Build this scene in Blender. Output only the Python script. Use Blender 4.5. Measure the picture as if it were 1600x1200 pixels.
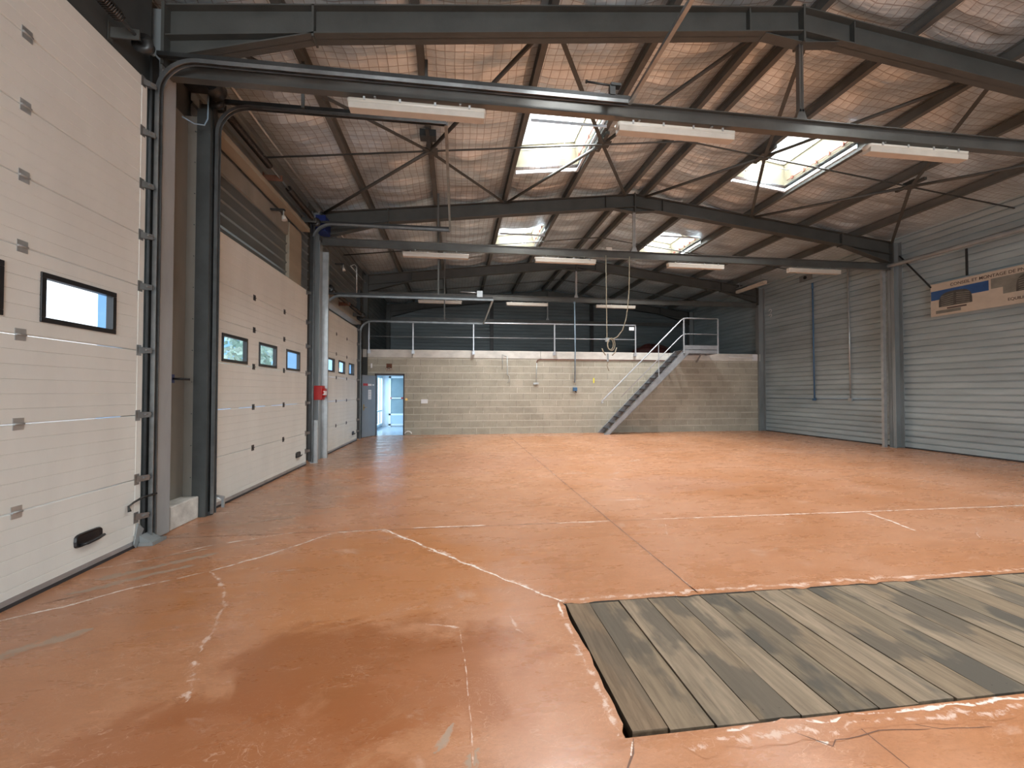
import bpy, math, random
from mathutils import Vector, noise
random.seed(7)
S = bpy.context.scene
for o in list(bpy.data.objects): bpy.data.objects.remove(o)
C = S.collection

# ------------------------------------------------------------------ camera
cd = bpy.data.cameras.new('camera'); cam = bpy.data.objects.new('camera', cd); C.objects.link(cam)
cd.sensor_width = 36.0; cd.lens = 660/1600*36.0; cd.clip_start = .02; cd.clip_end = 300
cam.location = (0, 0, 1.57)
cam.rotation_euler = (math.radians(91.13), 0, math.radians(-7.53))
S.camera = cam
# ------------------------------------------------------------------ world (overcast daylight) and exposure
S.view_settings.view_transform = 'Standard'; S.view_settings.look = 'None'
S.view_settings.gamma = 1.0; S.view_settings.use_curve_mapping = False
S.view_settings.exposure = 0.95
W = bpy.data.worlds.new('sky'); S.world = W; W.use_nodes = True
nt = W.node_tree; nt.nodes.clear()
wo = nt.nodes.new('ShaderNodeOutputWorld'); bg = nt.nodes.new('ShaderNodeBackground')
tc = nt.nodes.new('ShaderNodeTexCoord'); sp = nt.nodes.new('ShaderNodeSeparateXYZ'); cr = nt.nodes.new('ShaderNodeValToRGB')
nt.links.new(tc.outputs['Generated'], sp.inputs[0]); nt.links.new(sp.outputs['Z'], cr.inputs[0])
cr.color_ramp.elements[0].color = (.93, .96, 1, 1); cr.color_ramp.elements[1].color = (.85, .92, 1, 1)
nt.links.new(cr.outputs[0], bg.inputs[0]); bg.inputs[1].default_value = 1.7
nt.links.new(bg.outputs[0], wo.inputs[0])

def area(name, loc, size, power, direction, color=(1, 1, 1)):
    l = bpy.data.lights.new(name, 'AREA'); l.shape = 'RECTANGLE'; l.size, l.size_y = size
    l.energy = power; l.color = color
    o = bpy.data.objects.new(name, l); C.objects.link(o); o.location = loc
    o.rotation_euler = Vector(direction).to_track_quat('-Z', 'Y').to_euler()
    return o
SKY_W = 230
# daylight standing over each roof light, and at the office window; fill lamp added at an unseen opening behind the camera
Y_FR = [5.1, 10.5, 15.9, 21.1]                         # portal frames
RX, SL = 4.62, .118                                    # ridge line and roof slope
SKYL = [(x0, x1, y0 + 2.2, y0 + 4.05) for y0 in (-5.7, -.3, 5.1, 10.5) for x0, x1 in ((1.3, 2.7), (6.45, 7.85))]  # first two rows are unseen, added to light the hall
def zr(x, top): return top - SL*abs(x - RX)
for (x0, x1, y0, y1) in SKYL:
    xm, ym = (x0+x1)/2, (y0+y1)/2
    area('daylight_over_skylight', (xm, ym, zr(xm, 7.62)), (x1-x0, y1-y0), SKY_W*(.35 if abs(y0-1.9) < .1 else 1), (0, 0, -1), (.96, .985, 1)).data.spread = math.radians(128)
area('added_rear_fill', (1.2, -9.0, 2.3), (7.5, 4.2), 480, (0, 1, -.12), (.82, .92, 1))
area('daylight_at_office_window', (-3.62, 18.3, 1.3), (2.6, 2.0), 42, (1, 0, -.05), (.74, .88, 1))

# ------------------------------------------------------------------ materials
def nodes_of(m):
    m.use_nodes = True; return m.node_tree.nodes, m.node_tree.links
def N(nt, t, **k):
    n = nt.nodes.new(t)
    for a, b in k.items():
        if a == 'inp':
            for i, v in b.items(): n.inputs[i].default_value = v
        else: setattr(n, a, b)
    return n
def mat(name, col, rough=.6, metal=0.0, var=.12, scale=3.0, bump=0.0, bscale=30.0, stretch=(1, 1, 1), dirt=None, spec=.5):
    m = bpy.data.materials.new(name); ns, L = nodes_of(m); t = m.node_tree
    b = ns['Principled BSDF']; b.inputs['Roughness'].default_value = rough; b.inputs['Metallic'].default_value = metal
    b.inputs['Specular IOR Level'].default_value = spec
    g = N(t, 'ShaderNodeNewGeometry'); mp = N(t, 'ShaderNodeMapping'); mp.inputs['Scale'].default_value = stretch
    L.new(g.outputs['Position'], mp.inputs[0])
    nz = N(t, 'ShaderNodeTexNoise', inp={'Scale': scale, 'Detail': 6.0, 'Roughness': .6}); L.new(mp.outputs[0], nz.inputs['Vector'])
    r = N(t, 'ShaderNodeValToRGB'); L.new(nz.outputs['Fac'], r.inputs[0])
    r.color_ramp.elements[0].position = .3; r.color_ramp.elements[1].position = .7
    lo = [c*(1-var) for c in col]; hi = [min(1, c*(1+var)) for c in col]
    if dirt: lo = [a*(1-var)*.5 + d*.5 for a, d in zip(col, dirt)]
    r.color_ramp.elements[0].color = (*lo, 1); r.color_ramp.elements[1].color = (*hi, 1)
    L.new(r.outputs[0], b.inputs['Base Color'])
    if bump:
        n2 = N(t, 'ShaderNodeTexNoise', inp={'Scale': bscale, 'Detail': 4.0}); L.new(mp.outputs[0], n2.inputs['Vector'])
        bp = N(t, 'ShaderNodeBump', inp={'Strength': bump, 'Distance': .01}); L.new(n2.outputs['Fac'], bp.inputs['Height'])
        L.new(bp.outputs[0], b.inputs['Normal'])
    return m
M = {}
M['frame'] = mat('painted_frame_steel', (.062, .064, .058), .55, 0, .18, 2.5, .15, 60)
M['purlin'] = mat('painted_purlin_steel', (.10, .104, .098), .55, 0, .2, 2.5, .1, 60)
M['tie'] = mat('tie_beam_steel', (.13, .128, .118), .30, .55, .2, 2.0)
M['galv'] = mat('galvanised_steel', (.46, .48, .48), .36, .65, .16, 6.0, .05, 80)
M['column'] = mat('grey_column_steel', (.24, .26, .26), .45, .25, .2, 3.0, .1, 40, (1, 1, .25))
M['darksteel'] = mat('dark_track_steel', (.035, .036, .035), .4, .4, .3, 5.0)
M['track'] = mat('track_steel', (.26, .27, .27), .3, .8, .2, 6.0)
M['rail'] = mat('railing_galvanised', (.52, .55, .58), .38, .5, .1, 8.0)
M['stair'] = mat('stair_steel', (.33, .345, .36), .45, .35, .15, 5.0)
M['tread'] = mat('tread_steel', (.09, .092, .098), .55, .3, .2, 20.0)
M['door'] = mat('cream_door_paint', (.70, .705, .66), .42, 0, .07, 1.6, .03, 120, (1, 1, .35))
M['black'] = mat('black_plastic', (.012, .012, .013), .35, 0, .2, 10)
M['rubber'] = mat('rubber_seal', (.03, .03, .032), .6, 0, .2, 10)
M['alu'] = mat('aluminium_sill', (.42, .43, .44), .4, .6, .15, 5)
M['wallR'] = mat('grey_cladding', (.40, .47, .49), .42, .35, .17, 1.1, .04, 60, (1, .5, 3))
M['wallG'] = mat('gable_cladding_shaded', (.13, .155, .16), .5, .2, .2, 1.1, .04, 60, (.5, 1, 3))  # right wall cladding darkened: the mezzanine's shade put into the colour
M['wallL'] = mat('brown_grey_cladding', (.155, .165, .16), .32, .45, .15, 1.3, .04, 60, (1, .5, 3))
M['plaster'] = mat('whitewashed_plinth', (.62, .60, .55), .8, 0, .2, 5, .5, 25, dirt=(.30, .28, .25))
M['concrete'] = mat('lintel_concrete', (.62, .60, .55), .85, 0, .16, 2.2, .4, 40, (1, 1, 2))
M['recess'] = mat('painted_recess_panel', (.22, .205, .175), .6, 0, .14, 2.5, .1, 30, (1, 1, .3))
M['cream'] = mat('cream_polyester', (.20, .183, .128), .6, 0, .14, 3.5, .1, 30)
M['timber'] = mat('pale_timber', (.27, .23, .17), .7, 0, .15, 3, .2, 30, (1, .2, 1))
M['lightcream'] = mat('lamp_diffuser', (.54, .50, .43), .3, 0, .04, 6)
M['lampbody'] = mat('lamp_housing', (.48, .44, .38), .45, 0, .08, 6)
M['whitetrim'] = mat('pale_blue_trim', (.62, .70, .76), .4, .1, .05, 5)
M['white'] = mat('white_plastic', (.80, .80, .80), .4, 0, .03, 5)
M['red'] = mat('red_enamel', (.42, .012, .01), .4, 0, .15, 8)
M['darkred'] = mat('dark_red_tarpaulin', (.045, .007, .006), .6, 0, .3, 6, .3, 12)
M['blue'] = mat('blue_plastic', (.006, .02, .14), .4, 0, .15, 8)
M['bluepipe'] = mat('blue_pipe', (.055, .14, .26), .4, 0, .12, 8)
M['bluegrey'] = mat('pale_blue_pipe', (.25, .34, .42), .4, 0, .12, 8)
M['copper'] = mat('red_brown_pipe', (.17, .065, .045), .5, .2, .2, 8)
M['hose'] = mat('tan_hose', (.30, .255, .18), .55, 0, .15, 12)
M['brass'] = mat('brass', (.45, .28, .10), .35, .9, .15, 8)
M['yellow'] = mat('yellow_tape', (.75, .68, .05), .5, 0, .05, 8)
M['leaf'] = mat('grey_blue_door_paint', (.22, .25, .28), .38, .1, .07, 2.0)
M['doorframe'] = mat('dark_brown_door_frame', (.045, .03, .028), .5, 0, .2, 6)
M['pit'] = mat('pit_concrete', (.05, .042, .035), .9, 0, .3, 4)
M['officewall'] = mat('office_paint', (.66, .74, .80), .5, 0, .03, 3)
M['officefloor'] = mat('office_tiles', (.50, .58, .66), .18, 0, .06, 5)
M['officeframe'] = mat('office_white_frame', (.82, .88, .92), .4, 0, .02, 5)
M['officepanel'] = mat('office_panel', (.48, .62, .78), .4, 0, .02, 5)
M['officeglass'] = mat('office_obscured_glass', (.27, .36, .40), .12, 0, .10, 2)
M['brownstain'] = mat('rust_brown', (.13, .05, .025), .8, 0, .3, 8)
M['spring'] = mat('greased_spring', (.045, .038, .032), .4, .6, .3, 20)
M['yard'] = mat('yard_asphalt', (.20, .20, .20), .9, 0, .1, 2)
M['jamb'] = mat('pale_blue_jamb', (.22, .45, .75), .5, 0, .04, 2)
M['cover'] = mat('pale_cover_strip', (.34, .36, .365), .5, .1, .12, 3, .1, 30, (1, 1, .3))
M['darkpost'] = mat('dark_post_steel', (.06, .065, .063), .45, .1, .2, 3)
M['bluebuilding'] = mat('blue_cladding', (.22, .48, .85), .5, 0, .06, 2)
M['foliage'] = mat('tree_foliage', (.40, .55, .48), .8, 0, .3, 4)
M['bark'] = mat('tree_bark', (.14, .10, .07), .9, 0, .3, 4)

def ribbed(m, along='y', contrast=.55, period=.165):
    """dirt lodged in the troughs of the cladding is geometry-led: nothing to add here"""
    return m

def glass_mat(name, tr=.8, col=(1, 1, 1), rough=.05, kind='glossy'):
    m = bpy.data.materials.new(name); ns, L = nodes_of(m); t = m.node_tree; ns.clear()
    o = N(t, 'ShaderNodeOutputMaterial'); mx = N(t, 'ShaderNodeMixShader', inp={0: tr})
    a = N(t, 'ShaderNodeBsdfGlossy', inp={'Roughness': rough, 'Color': (.9, .9, .9, 1)}) if kind == 'glossy' else N(t, 'ShaderNodeBsdfTranslucent', inp={'Color': (.95, .95, .93, 1)})
    b = N(t, 'ShaderNodeBsdfTransparent', inp={'Color': (*col, 1)})
    L.new(a.outputs[0], mx.inputs[1]); L.new(b.outputs[0], mx.inputs[2]); L.new(mx.outputs[0], o.inputs[0])
    return m
M['pane'] = glass_mat('door_pane', .92, (.93, .97, 1))
M['dome'] = glass_mat('skylight_dome', .96, (1, 1, .99), .05, 'translucent')
M['frosted'] = glass_mat('office_window_glass', .9, (.85, .95, 1))

# --- floor: worn orange resin. One node set shared by the floor and the marks that lie in it.
def floor_mat(name, mark=None):
    m = bpy.data.materials.new(name); ns, L = nodes_of(m); t = m.node_tree; b = ns['Principled BSDF']
    g = N(t, 'ShaderNodeNewGeometry'); P = g.outputs['Position']
    def noise_(scale, det=6, stretch=(1, 1, 1), rough=.6, dist=0.0, off=(0, 0, 0)):
        mp = N(t, 'ShaderNodeMapping'); mp.inputs['Scale'].default_value = stretch; mp.inputs['Location'].default_value = off
        L.new(P, mp.inputs[0]); n = N(t, 'ShaderNodeTexNoise', inp={'Scale': scale, 'Detail': float(det), 'Roughness': rough, 'Distortion': dist})
        L.new(mp.outputs[0], n.inputs['Vector']); return n.outputs['Fac']
    def ramp(f, pts):
        r = N(t, 'ShaderNodeValToRGB'); L.new(f, r.inputs[0]); e = r.color_ramp.elements
        while len(e) < len(pts): e.new(.5)
        for el, (p, c) in zip(e, pts): el.position = p; el.color = (*c, 1) if len(c) == 3 else c
        return r.outputs[0]
    def mix(f, a, c, mode='MIX'):
        n = N(t, 'ShaderNodeMix', data_type='RGBA', blend_type=mode)
        if isinstance(f, (int, float)): n.inputs[0].default_value = f
        else: L.new(f, n.inputs[0])
        for i, v in ((6, a), (7, c)):
            if isinstance(v, tuple): n.inputs[i].default_value = (*v, 1)
            else: L.new(v, n.inputs[i])
        return n.outputs[2]
    def math_(op, a, c=None, cl=False):
        n = N(t, 'ShaderNodeMath', operation=op, use_clamp=cl)
        for i, v in enumerate((a, c)):
            if v is None: continue
            if isinstance(v, (int, float)): n.inputs[i].default_value = v
            else: L.new(v, n.inputs[i])
        return n.outputs[0]
    base = ramp(noise_(.55, 5, (1, 1, 1), .6, .6), [(.30, (.36, .150, .062)), (.5, (.415, .190, .094)), (.70, (.45, .228, .132))])
    streak = ramp(noise_(5, 8, (.35, 1.6, 1), .75, 1.2), [(.30, (.88, .86, .85)), (.5, (1, 1, 1)), (.68, (1.07, 1.09, 1.12))])
    c = mix(1.0, base, streak, 'MULTIPLY')
    fine = ramp(noise_(22, 8, (.55, 1, 1), .8, 2.2), [(.34, (.80, .77, .75)), (.48, (1, 1, 1)), (.60, (1.0, 1.0, 1.0)), (.70, (1.2, 1.27, 1.34))])
    c = mix(.75, c, fine, 'MULTIPLY')
    fine2 = ramp(noise_(70, 4, (.6, 1, 1), .7, 1.0), [(.35, (.9, .89, .88)), (.6, (1.05, 1.05, 1.06))])
    c = mix(.8, c, fine2, 'MULTIPLY')
    # old spills and other toned patches, each with an outline of its own
    wob = noise_(1.7, 10, (1, 1.3, 1), .68, .5, (3, 5, 0))
    for (x, y, rx, ry, dcol, amt) in ((-.75, 3.9, 1.2, .95, (.41, .160, .050), .6), (-.4, 2.55, .85, .45, (.255, .085, .026), .8), (-1.05, 2.0, .75, .40, (.29, .10, .036), .75), (.15, 2.35, .45, .35, (.36, .145, .065), .5),
                                      (-2.2, 2.3, .5, .3, (.36, .15, .07), .4), (.3, 9.6, 2.1, 1.3, (.36, .16, .09), .5), (-1.9, 13.2, 1.3, 2.2, (.27, .165, .10), .65),
                                      (-2.6, 10.6, .9, 1.6, (.27, .165, .11), .6), (-2.5, 6.4, .8, 1.5, (.31, .19, .13), .6), (-2.9, 3.2, .5, .6, (.34, .17, .10), .5), (3.6, 6.9, 1.2, .6, (.40, .21, .14), .4)):
        mp = N(t, 'ShaderNodeMapping'); mp.inputs['Location'].default_value = (-x/rx, -y/ry, 0); mp.inputs['Scale'].default_value = (1/rx, 1/ry, 0); L.new(P, mp.inputs[0])
        ln = N(t, 'ShaderNodeVectorMath', operation='LENGTH'); L.new(mp.outputs[0], ln.inputs[0])
        d = math_('ADD', ln.outputs['Value'], math_('MULTIPLY', math_('SUBTRACT', wob, .5), 2.8))
        f = math_('MULTIPLY', math_('SUBTRACT', 1.2, d, True), amt*2.6, True)
        f = math_('MINIMUM', f, amt)
        c = mix(f, c, dcol)
    # hair-fine swirled trowel and scratch marks
    for (sc_, di, w_, col_, am, off) in ((5.5, 1.8, .010, (.66, .42, .29), .42, (2, 7, 0)), (11, 2.4, .012, (.62, .40, .28), .30, (5, 1, 0)), (6.5, 2.0, .007, (.22, .095, .045), .45, (8, 3, 0))):
        nn_ = noise_(sc_, 3, (.7, 1.3, 1), .55, di, off)
        ln_ = math_('MULTIPLY', math_('SUBTRACT', w_, math_('ABSOLUTE', math_('SUBTRACT', nn_, .5))), 1/w_, True)
        gate = math_('MULTIPLY', math_('SUBTRACT', noise_(2.1, 4, (1, 1, 1), .6, 0, off[::-1]), .46), 8.0, True)
        c = mix(math_('MULTIPLY', math_('MULTIPLY', ln_, gate), am), c, col_)
    # chalky scuffs
    sc = ramp(noise_(2.3, 9, (.8, 1.3, 1), .72, .9, (9, 2, 0)), [(.60, (0, 0, 0)), (.78, (1, 1, 1))])
    bw = N(t, 'ShaderNodeRGBToBW'); L.new(sc, bw.inputs[0])
    c = mix(math_('MULTIPLY', bw.outputs[0], .55), c, (.66, .48, .38))
    rough = math_('ADD', math_('MULTIPLY', noise_(3, 5, (.5, 1.4, 1), .7), .30), .14)
    if mark:
        col, amt, lo = mark
        uv = N(t, 'ShaderNodeUVMap'); s = N(t, 'ShaderNodeSeparateXYZ'); L.new(uv.outputs[0], s.inputs[0])
        edge = math_('SUBTRACT', 1.0, math_('ABSOLUTE', math_('SUBTRACT', math_('MULTIPLY', s.outputs[0], 2.0), 1.0)), True)
        br = noise_(13, 8, (1, 1, 1), .75, .6, (1, 7, 0))
        f = math_('MULTIPLY', math_('SUBTRACT', math_('ADD', math_('MULTIPLY', edge, 1.0), math_('MULTIPLY', math_('SUBTRACT', br, .5), 4.2)), lo), 2.4, True)
        c = mix(math_('MULTIPLY', f, amt), c, col)
        rough = math_('ADD', rough, math_('MULTIPLY', f, .25))
    L.new(c, b.inputs['Base Color']); L.new(rough, b.inputs['Roughness'])
    b.inputs['Specular IOR Level'].default_value = .45
    bp = N(t, 'ShaderNodeBump', inp={'Strength': .12, 'Distance': .01}); L.new(noise_(9, 8, (.6, 1.2, 1), .7), bp.inputs['Height']); L.new(bp.outputs[0], b.inputs['Normal'])
    return m
M['floor'] = floor_mat('orange_resin_floor')
M['f_chalk'] = floor_mat('floor_chalk_line', ((.74, .66, .59), .9, .38))
M['f_scuff'] = floor_mat('floor_scuff', ((.66, .50, .41), .75, .75))
M['f_joint'] = floor_mat('floor_saw_joint', ((.12, .06, .04), .9, -.5))
M['f_grey'] = floor_mat('floor_bare_patch', ((.33, .25, .185), .8, .15))
M['f_dark'] = floor_mat('floor_dark_mark', ((.12, .085, .06), .8, .35))

# --- foil blanket with its wire mesh
def foil_mat():
    m = bpy.data.materials.new('foil_insulation'); ns, L = nodes_of(m); t = m.node_tree; b = ns['Principled BSDF']
    g = N(t, 'ShaderNodeNewGeometry'); P = g.outputs['Position']
    nz = N(t, 'ShaderNodeTexNoise', inp={'Scale': 1.2, 'Detail': 7.0, 'Roughness': .65}); L.new(P, nz.inputs['Vector'])
    r = N(t, 'ShaderNodeValToRGB'); L.new(nz.outputs['Fac'], r.inputs[0])
    r.color_ramp.elements[0].position = .3; r.color_ramp.elements[1].position = .72
    r.color_ramp.elements[0].color = (.50, .545, .56, 1); r.color_ramp.elements[1].color = (.80, .87, .895, 1)
    s = N(t, 'ShaderNodeSeparateXYZ')
    nd = N(t, 'ShaderNodeTexNoise', inp={'Scale': 1.8, 'Detail': 2.0}); L.new(P, nd.inputs['Vector'])
    va = N(t, 'ShaderNodeVectorMath', operation='MULTIPLY_ADD'); va.inputs[1].default_value = (.06, .06, 0); L.new(nd.outputs['Color'], va.inputs[0]); L.new(P, va.inputs[2])
    L.new(va.outputs[0], s.inputs[0])
    def line(out, per, w):
        a = N(t, 'ShaderNodeMath', operation='PINGPONG'); a.inputs[1].default_value = per/2; L.new(out, a.inputs[0])
        c = N(t, 'ShaderNodeMapRange', inp={'From Min': 0.0, 'From Max': w, 'To Min': 0.0, 'To Max': 1.0}); L.new(a.outputs[0], c.inputs[0]); return c.outputs[0]
    lx = line(s.outputs[0], .135, .008); ly = line(s.outputs[1], .135, .009)
    mn = N(t, 'ShaderNodeMath', operation='MINIMUM'); L.new(lx, mn.inputs[0]); L.new(ly, mn.inputs[1])
    mx = N(t, 'ShaderNodeMix', data_type='RGBA'); L.new(mn.outputs[0], mx.inputs[0]); mx.inputs[6].default_value = (.30, .28, .265, 1); L.new(r.outputs[0], mx.inputs[7])
    L.new(mx.outputs[2], b.inputs['Base Color'])
    b.inputs['Metallic'].default_value = .6; b.inputs['Roughness'].default_value = .36
    n3 = N(t, 'ShaderNodeTexNoise', inp={'Scale': 4.0, 'Detail': 6.0, 'Roughness': .6, 'Distortion': .6}); 
    mp = N(t, 'ShaderNodeMapping'); mp.inputs['Scale'].default_value = (.4, 2.0, 1); L.new(P, mp.inputs[0]); L.new(mp.outputs[0], n3.inputs['Vector'])
    # each square of the mesh pillows out a little
    pl = N(t, 'ShaderNodeMapRange', inp={'From Min': 0.0, 'From Max': 1.0, 'To Min': 0.0, 'To Max': .5}); L.new(mn.outputs[0], pl.inputs[0])
    def pil(out):
        a = N(t, 'ShaderNodeMath', operation='PINGPONG'); a.inputs[1].default_value = .0675; L.new(out, a.inputs[0])
        q = N(t, 'ShaderNodeMath', operation='POWER'); L.new(a.outputs[0], q.inputs[0]); q.inputs[1].default_value = .5; return q.outputs[0]
    ad0 = N(t, 'ShaderNodeMath', operation='MULTIPLY'); L.new(pil(s.outputs[0]), ad0.inputs[0]); L.new(pil(s.outputs[1]), ad0.inputs[1])
    ad1 = N(t, 'ShaderNodeMath', operation='MULTIPLY'); L.new(ad0.outputs[0], ad1.inputs[0]); ad1.inputs[1].default_value = -3.0
    ad = N(t, 'ShaderNodeMath', operation='ADD'); L.new(n3.outputs['Fac'], ad.inputs[0]); L.new(ad1.outputs[0], ad.inputs[1])
    bp = N(t, 'ShaderNodeBump', inp={'Strength': .6, 'Distance': .035}); L.new(ad.outputs[0], bp.inputs['Height']); L.new(bp.outputs[0], b.inputs['Normal'])
    return m
M['foil'] = foil_mat()

# --- concrete blocks
def block_mat():
    m = bpy.data.materials.new('concrete_blocks'); ns, L = nodes_of(m); t = m.node_tree; b = ns['Principled BSDF']
    g = N(t, 'ShaderNodeNewGeometry'); s = N(t, 'ShaderNodeSeparateXYZ'); L.new(g.outputs['Position'], s.inputs[0])
    cb = N(t, 'ShaderNodeCombineXYZ'); L.new(s.outputs[0], cb.inputs[0]); L.new(s.outputs[2], cb.inputs[1])
    nd = N(t, 'ShaderNodeTexNoise', inp={'Scale': 2.5, 'Detail': 3.0}); L.new(g.outputs['Position'], nd.inputs['Vector'])
    va = N(t, 'ShaderNodeVectorMath', operation='MULTIPLY_ADD'); va.inputs[1].default_value = (.03, .03, 0); L.new(nd.outputs['Color'], va.inputs[0]); L.new(cb.outputs[0], va.inputs[2])
    br = N(t, 'ShaderNodeTexBrick', offset=.5, inp={'Scale': 1.0, 'Mortar Size': .016, 'Mortar Smooth': .6, 'Bias': 0.0, 'Brick Width': .512, 'Row Height': .2565,
        'Color1': (.375, .35, .285, 1), 'Color2': (.43, .40, .33, 1), 'Mortar': (.56, .53, .45, 1)})
    L.new(va.outputs[0], br.inputs['Vector'])
    nz = N(t, 'ShaderNodeTexNoise', inp={'Scale': 1.3, 'Detail': 8.0, 'Roughness': .7}); L.new(g.outputs['Position'], nz.inputs['Vector'])
    r = N(t, 'ShaderNodeValToRGB'); L.new(nz.outputs['Fac'], r.inputs[0]); r.color_ramp.elements[0].position = .3; r.color_ramp.elements[1].position = .7
    r.color_ramp.elements[0].color = (.8, .79, .76, 1); r.color_ramp.elements[1].color = (1.15, 1.15, 1.13, 1)
    mx = N(t, 'ShaderNodeMix', data_type='RGBA', blend_type='MULTIPLY'); mx.inputs[0].default_value = 1; L.new(br.outputs[0], mx.inputs[6]); L.new(r.outputs[0], mx.inputs[7])
    # the upright joints are open and dark, the bed joints smeared with pale mortar
    def mth(op, a, c=None, cl=False):
        n = N(t, 'ShaderNodeMath', operation=op, use_clamp=cl)
        for i, v in enumerate((a, c)):
            if v is None: continue
            if isinstance(v, (int, float)): n.inputs[i].default_value = v
            else: L.new(v, n.inputs[i])
        return n.outputs[0]
    s2 = N(t, 'ShaderNodeSeparateXYZ'); L.new(va.outputs[0], s2.inputs[0]); X_, Z_ = s2.outputs[0], s2.outputs[1]
    row = mth('DIVIDE', Z_, .2565); fz = mth('FRACT', row); par = mth('MULTIPLY', mth('SUBTRACT', 1.0, mth('FLOORED_MODULO', mth('FLOOR', row), 2.0)), .5)
    fx = mth('FRACT', mth('ADD', mth('DIVIDE', X_, .512), par)); ex = mth('SUBTRACT', .5, mth('ABSOLUTE', mth('SUBTRACT', fx, .5)))
    vj = mth('MULTIPLY', mth('SUBTRACT', .022, ex), 90.0, True)
    nz2 = N(t, 'ShaderNodeTexNoise', inp={'Scale': 2.2, 'Detail': 3.0}); L.new(g.outputs['Position'], nz2.inputs['Vector'])
    gt = N(t, 'ShaderNodeMapRange', inp={'From Min': .40, 'From Max': .52, 'To Min': 0.0, 'To Max': .75}); L.new(nz2.outputs['Fac'], gt.inputs[0])
    vj = mth('MULTIPLY', mth('MULTIPLY', vj, gt.outputs[0]), mth('MULTIPLY', mth('SUBTRACT', fz, .10), 12.0, True))
    # smears: a pale wavy band over each bed joint
    nz3 = N(t, 'ShaderNodeTexNoise', inp={'Scale': 3.5, 'Detail': 5.0, 'Roughness': .7}); L.new(g.outputs['Position'], nz3.inputs['Vector'])
    ez = mth('SUBTRACT', .5, mth('ABSOLUTE', mth('SUBTRACT', fz, .5)))
    sm_ = mth('MULTIPLY', mth('MULTIPLY', mth('SUBTRACT', mth('MULTIPLY', nz3.outputs['Fac'], .26), ez), 14.0, True), .75)
    m1 = N(t, 'ShaderNodeMix', data_type='RGBA'); L.new(sm_, m1.inputs[0]); L.new(mx.outputs[2], m1.inputs[6]); m1.inputs[7].default_value = (.50, .47, .395, 1)
    m2 = N(t, 'ShaderNodeMix', data_type='RGBA'); L.new(vj, m2.inputs[0]); L.new(m1.outputs[2], m2.inputs[6]); m2.inputs[7].default_value = (.16, .145, .115, 1)
    L.new(m2.outputs[2], b.inputs['Base Color']); b.inputs['Roughness'].default_value = .9
    n4 = N(t, 'ShaderNodeTexNoise', inp={'Scale': 45.0, 'Detail': 4.0}); L.new(g.outputs['Position'], n4.inputs['Vector'])
    sb = N(t, 'ShaderNodeMath', operation='MULTIPLY_ADD'); L.new(br.outputs['Fac'], sb.inputs[0]); sb.inputs[1].default_value = .8; L.new(n4.outputs['Fac'], sb.inputs[2])
    bp = N(t, 'ShaderNodeBump', inp={'Strength': .6, 'Distance': .012}); L.new(sb.outputs[0], bp.inputs['Height']); L.new(bp.outputs[0], b.inputs['Normal'])
    return m
M['block'] = block_mat()

# --- weathered planks
def plank_mat(name, col, stain, seed):
    m = bpy.data.materials.new(name); ns, L = nodes_of(m); t = m.node_tree; b = ns['Principled BSDF']
    g = N(t, 'ShaderNodeNewGeometry'); mp = N(t, 'ShaderNodeMapping'); mp.inputs['Scale'].default_value = (14, 1.1, 14); mp.inputs['Location'].default_value = (seed, seed*2, 0)
    L.new(g.outputs['Position'], mp.inputs[0])
    nz = N(t, 'ShaderNodeTexNoise', inp={'Scale': 1.6, 'Detail': 8.0, 'Roughness': .65, 'Distortion': .5}); L.new(mp.outputs[0], nz.inputs['Vector'])
    r = N(t, 'ShaderNodeValToRGB'); L.new(nz.outputs['Fac'], r.inputs[0]); r.color_ramp.elements[0].position = .28; r.color_ramp.elements[1].position = .72
    r.color_ramp.elements[0].color = (*[c*.52 for c in col], 1); r.color_ramp.elements[1].color = (*[c*1.18 for c in col], 1)
    mp2 = N(t, 'ShaderNodeMapping'); mp2.inputs['Scale'].default_value = (2.6, 1.1, 1); mp2.inputs['Location'].default_value = (seed*1.7, seed, 0); L.new(g.outputs['Position'], mp2.inputs[0])
    n2 = N(t, 'ShaderNodeTexNoise', inp={'Scale': 1.5, 'Detail': 4.0, 'Roughness': .5}); L.new(mp2.outputs[0], n2.inputs['Vector'])
    r2 = N(t, 'ShaderNodeMapRange', inp={'From Min': .50, 'From Max': .57, 'To Min': 0.0, 'To Max': stain}); L.new(n2.outputs['Fac'], r2.inputs[0])
    mx = N(t, 'ShaderNodeMix', data_type='RGBA'); L.new(r2.outputs[0], mx.inputs[0]); L.new(r.outputs[0], mx.inputs[6]); mx.inputs[7].default_value = (.088, .076, .060, 1)
    L.new(mx.outputs[2], b.inputs['Base Color']); b.inputs['Roughness'].default_value = .85; b.inputs['Specular IOR Level'].default_value = .2
    bp = N(t, 'ShaderNodeBump', inp={'Strength': .45, 'Distance': .006}); L.new(nz.outputs['Fac'], bp.inputs['Height']); L.new(bp.outputs[0], b.inputs['Normal'])
    return m
M['plankA'] = plank_mat('weathered_plank', (.225, .168, .112), .75, 1.3)
M['plankB'] = plank_mat('pale_weathered_plank', (.255, .195, .135), .7, 4.7)
M['plankC'] = plank_mat('dark_weathered_plank', (.185, .145, .10), 1.0, 8.1)
M['plankR'] = plank_mat('rusty_plank', (.20, .14, .09), .4, 2.2)

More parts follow.
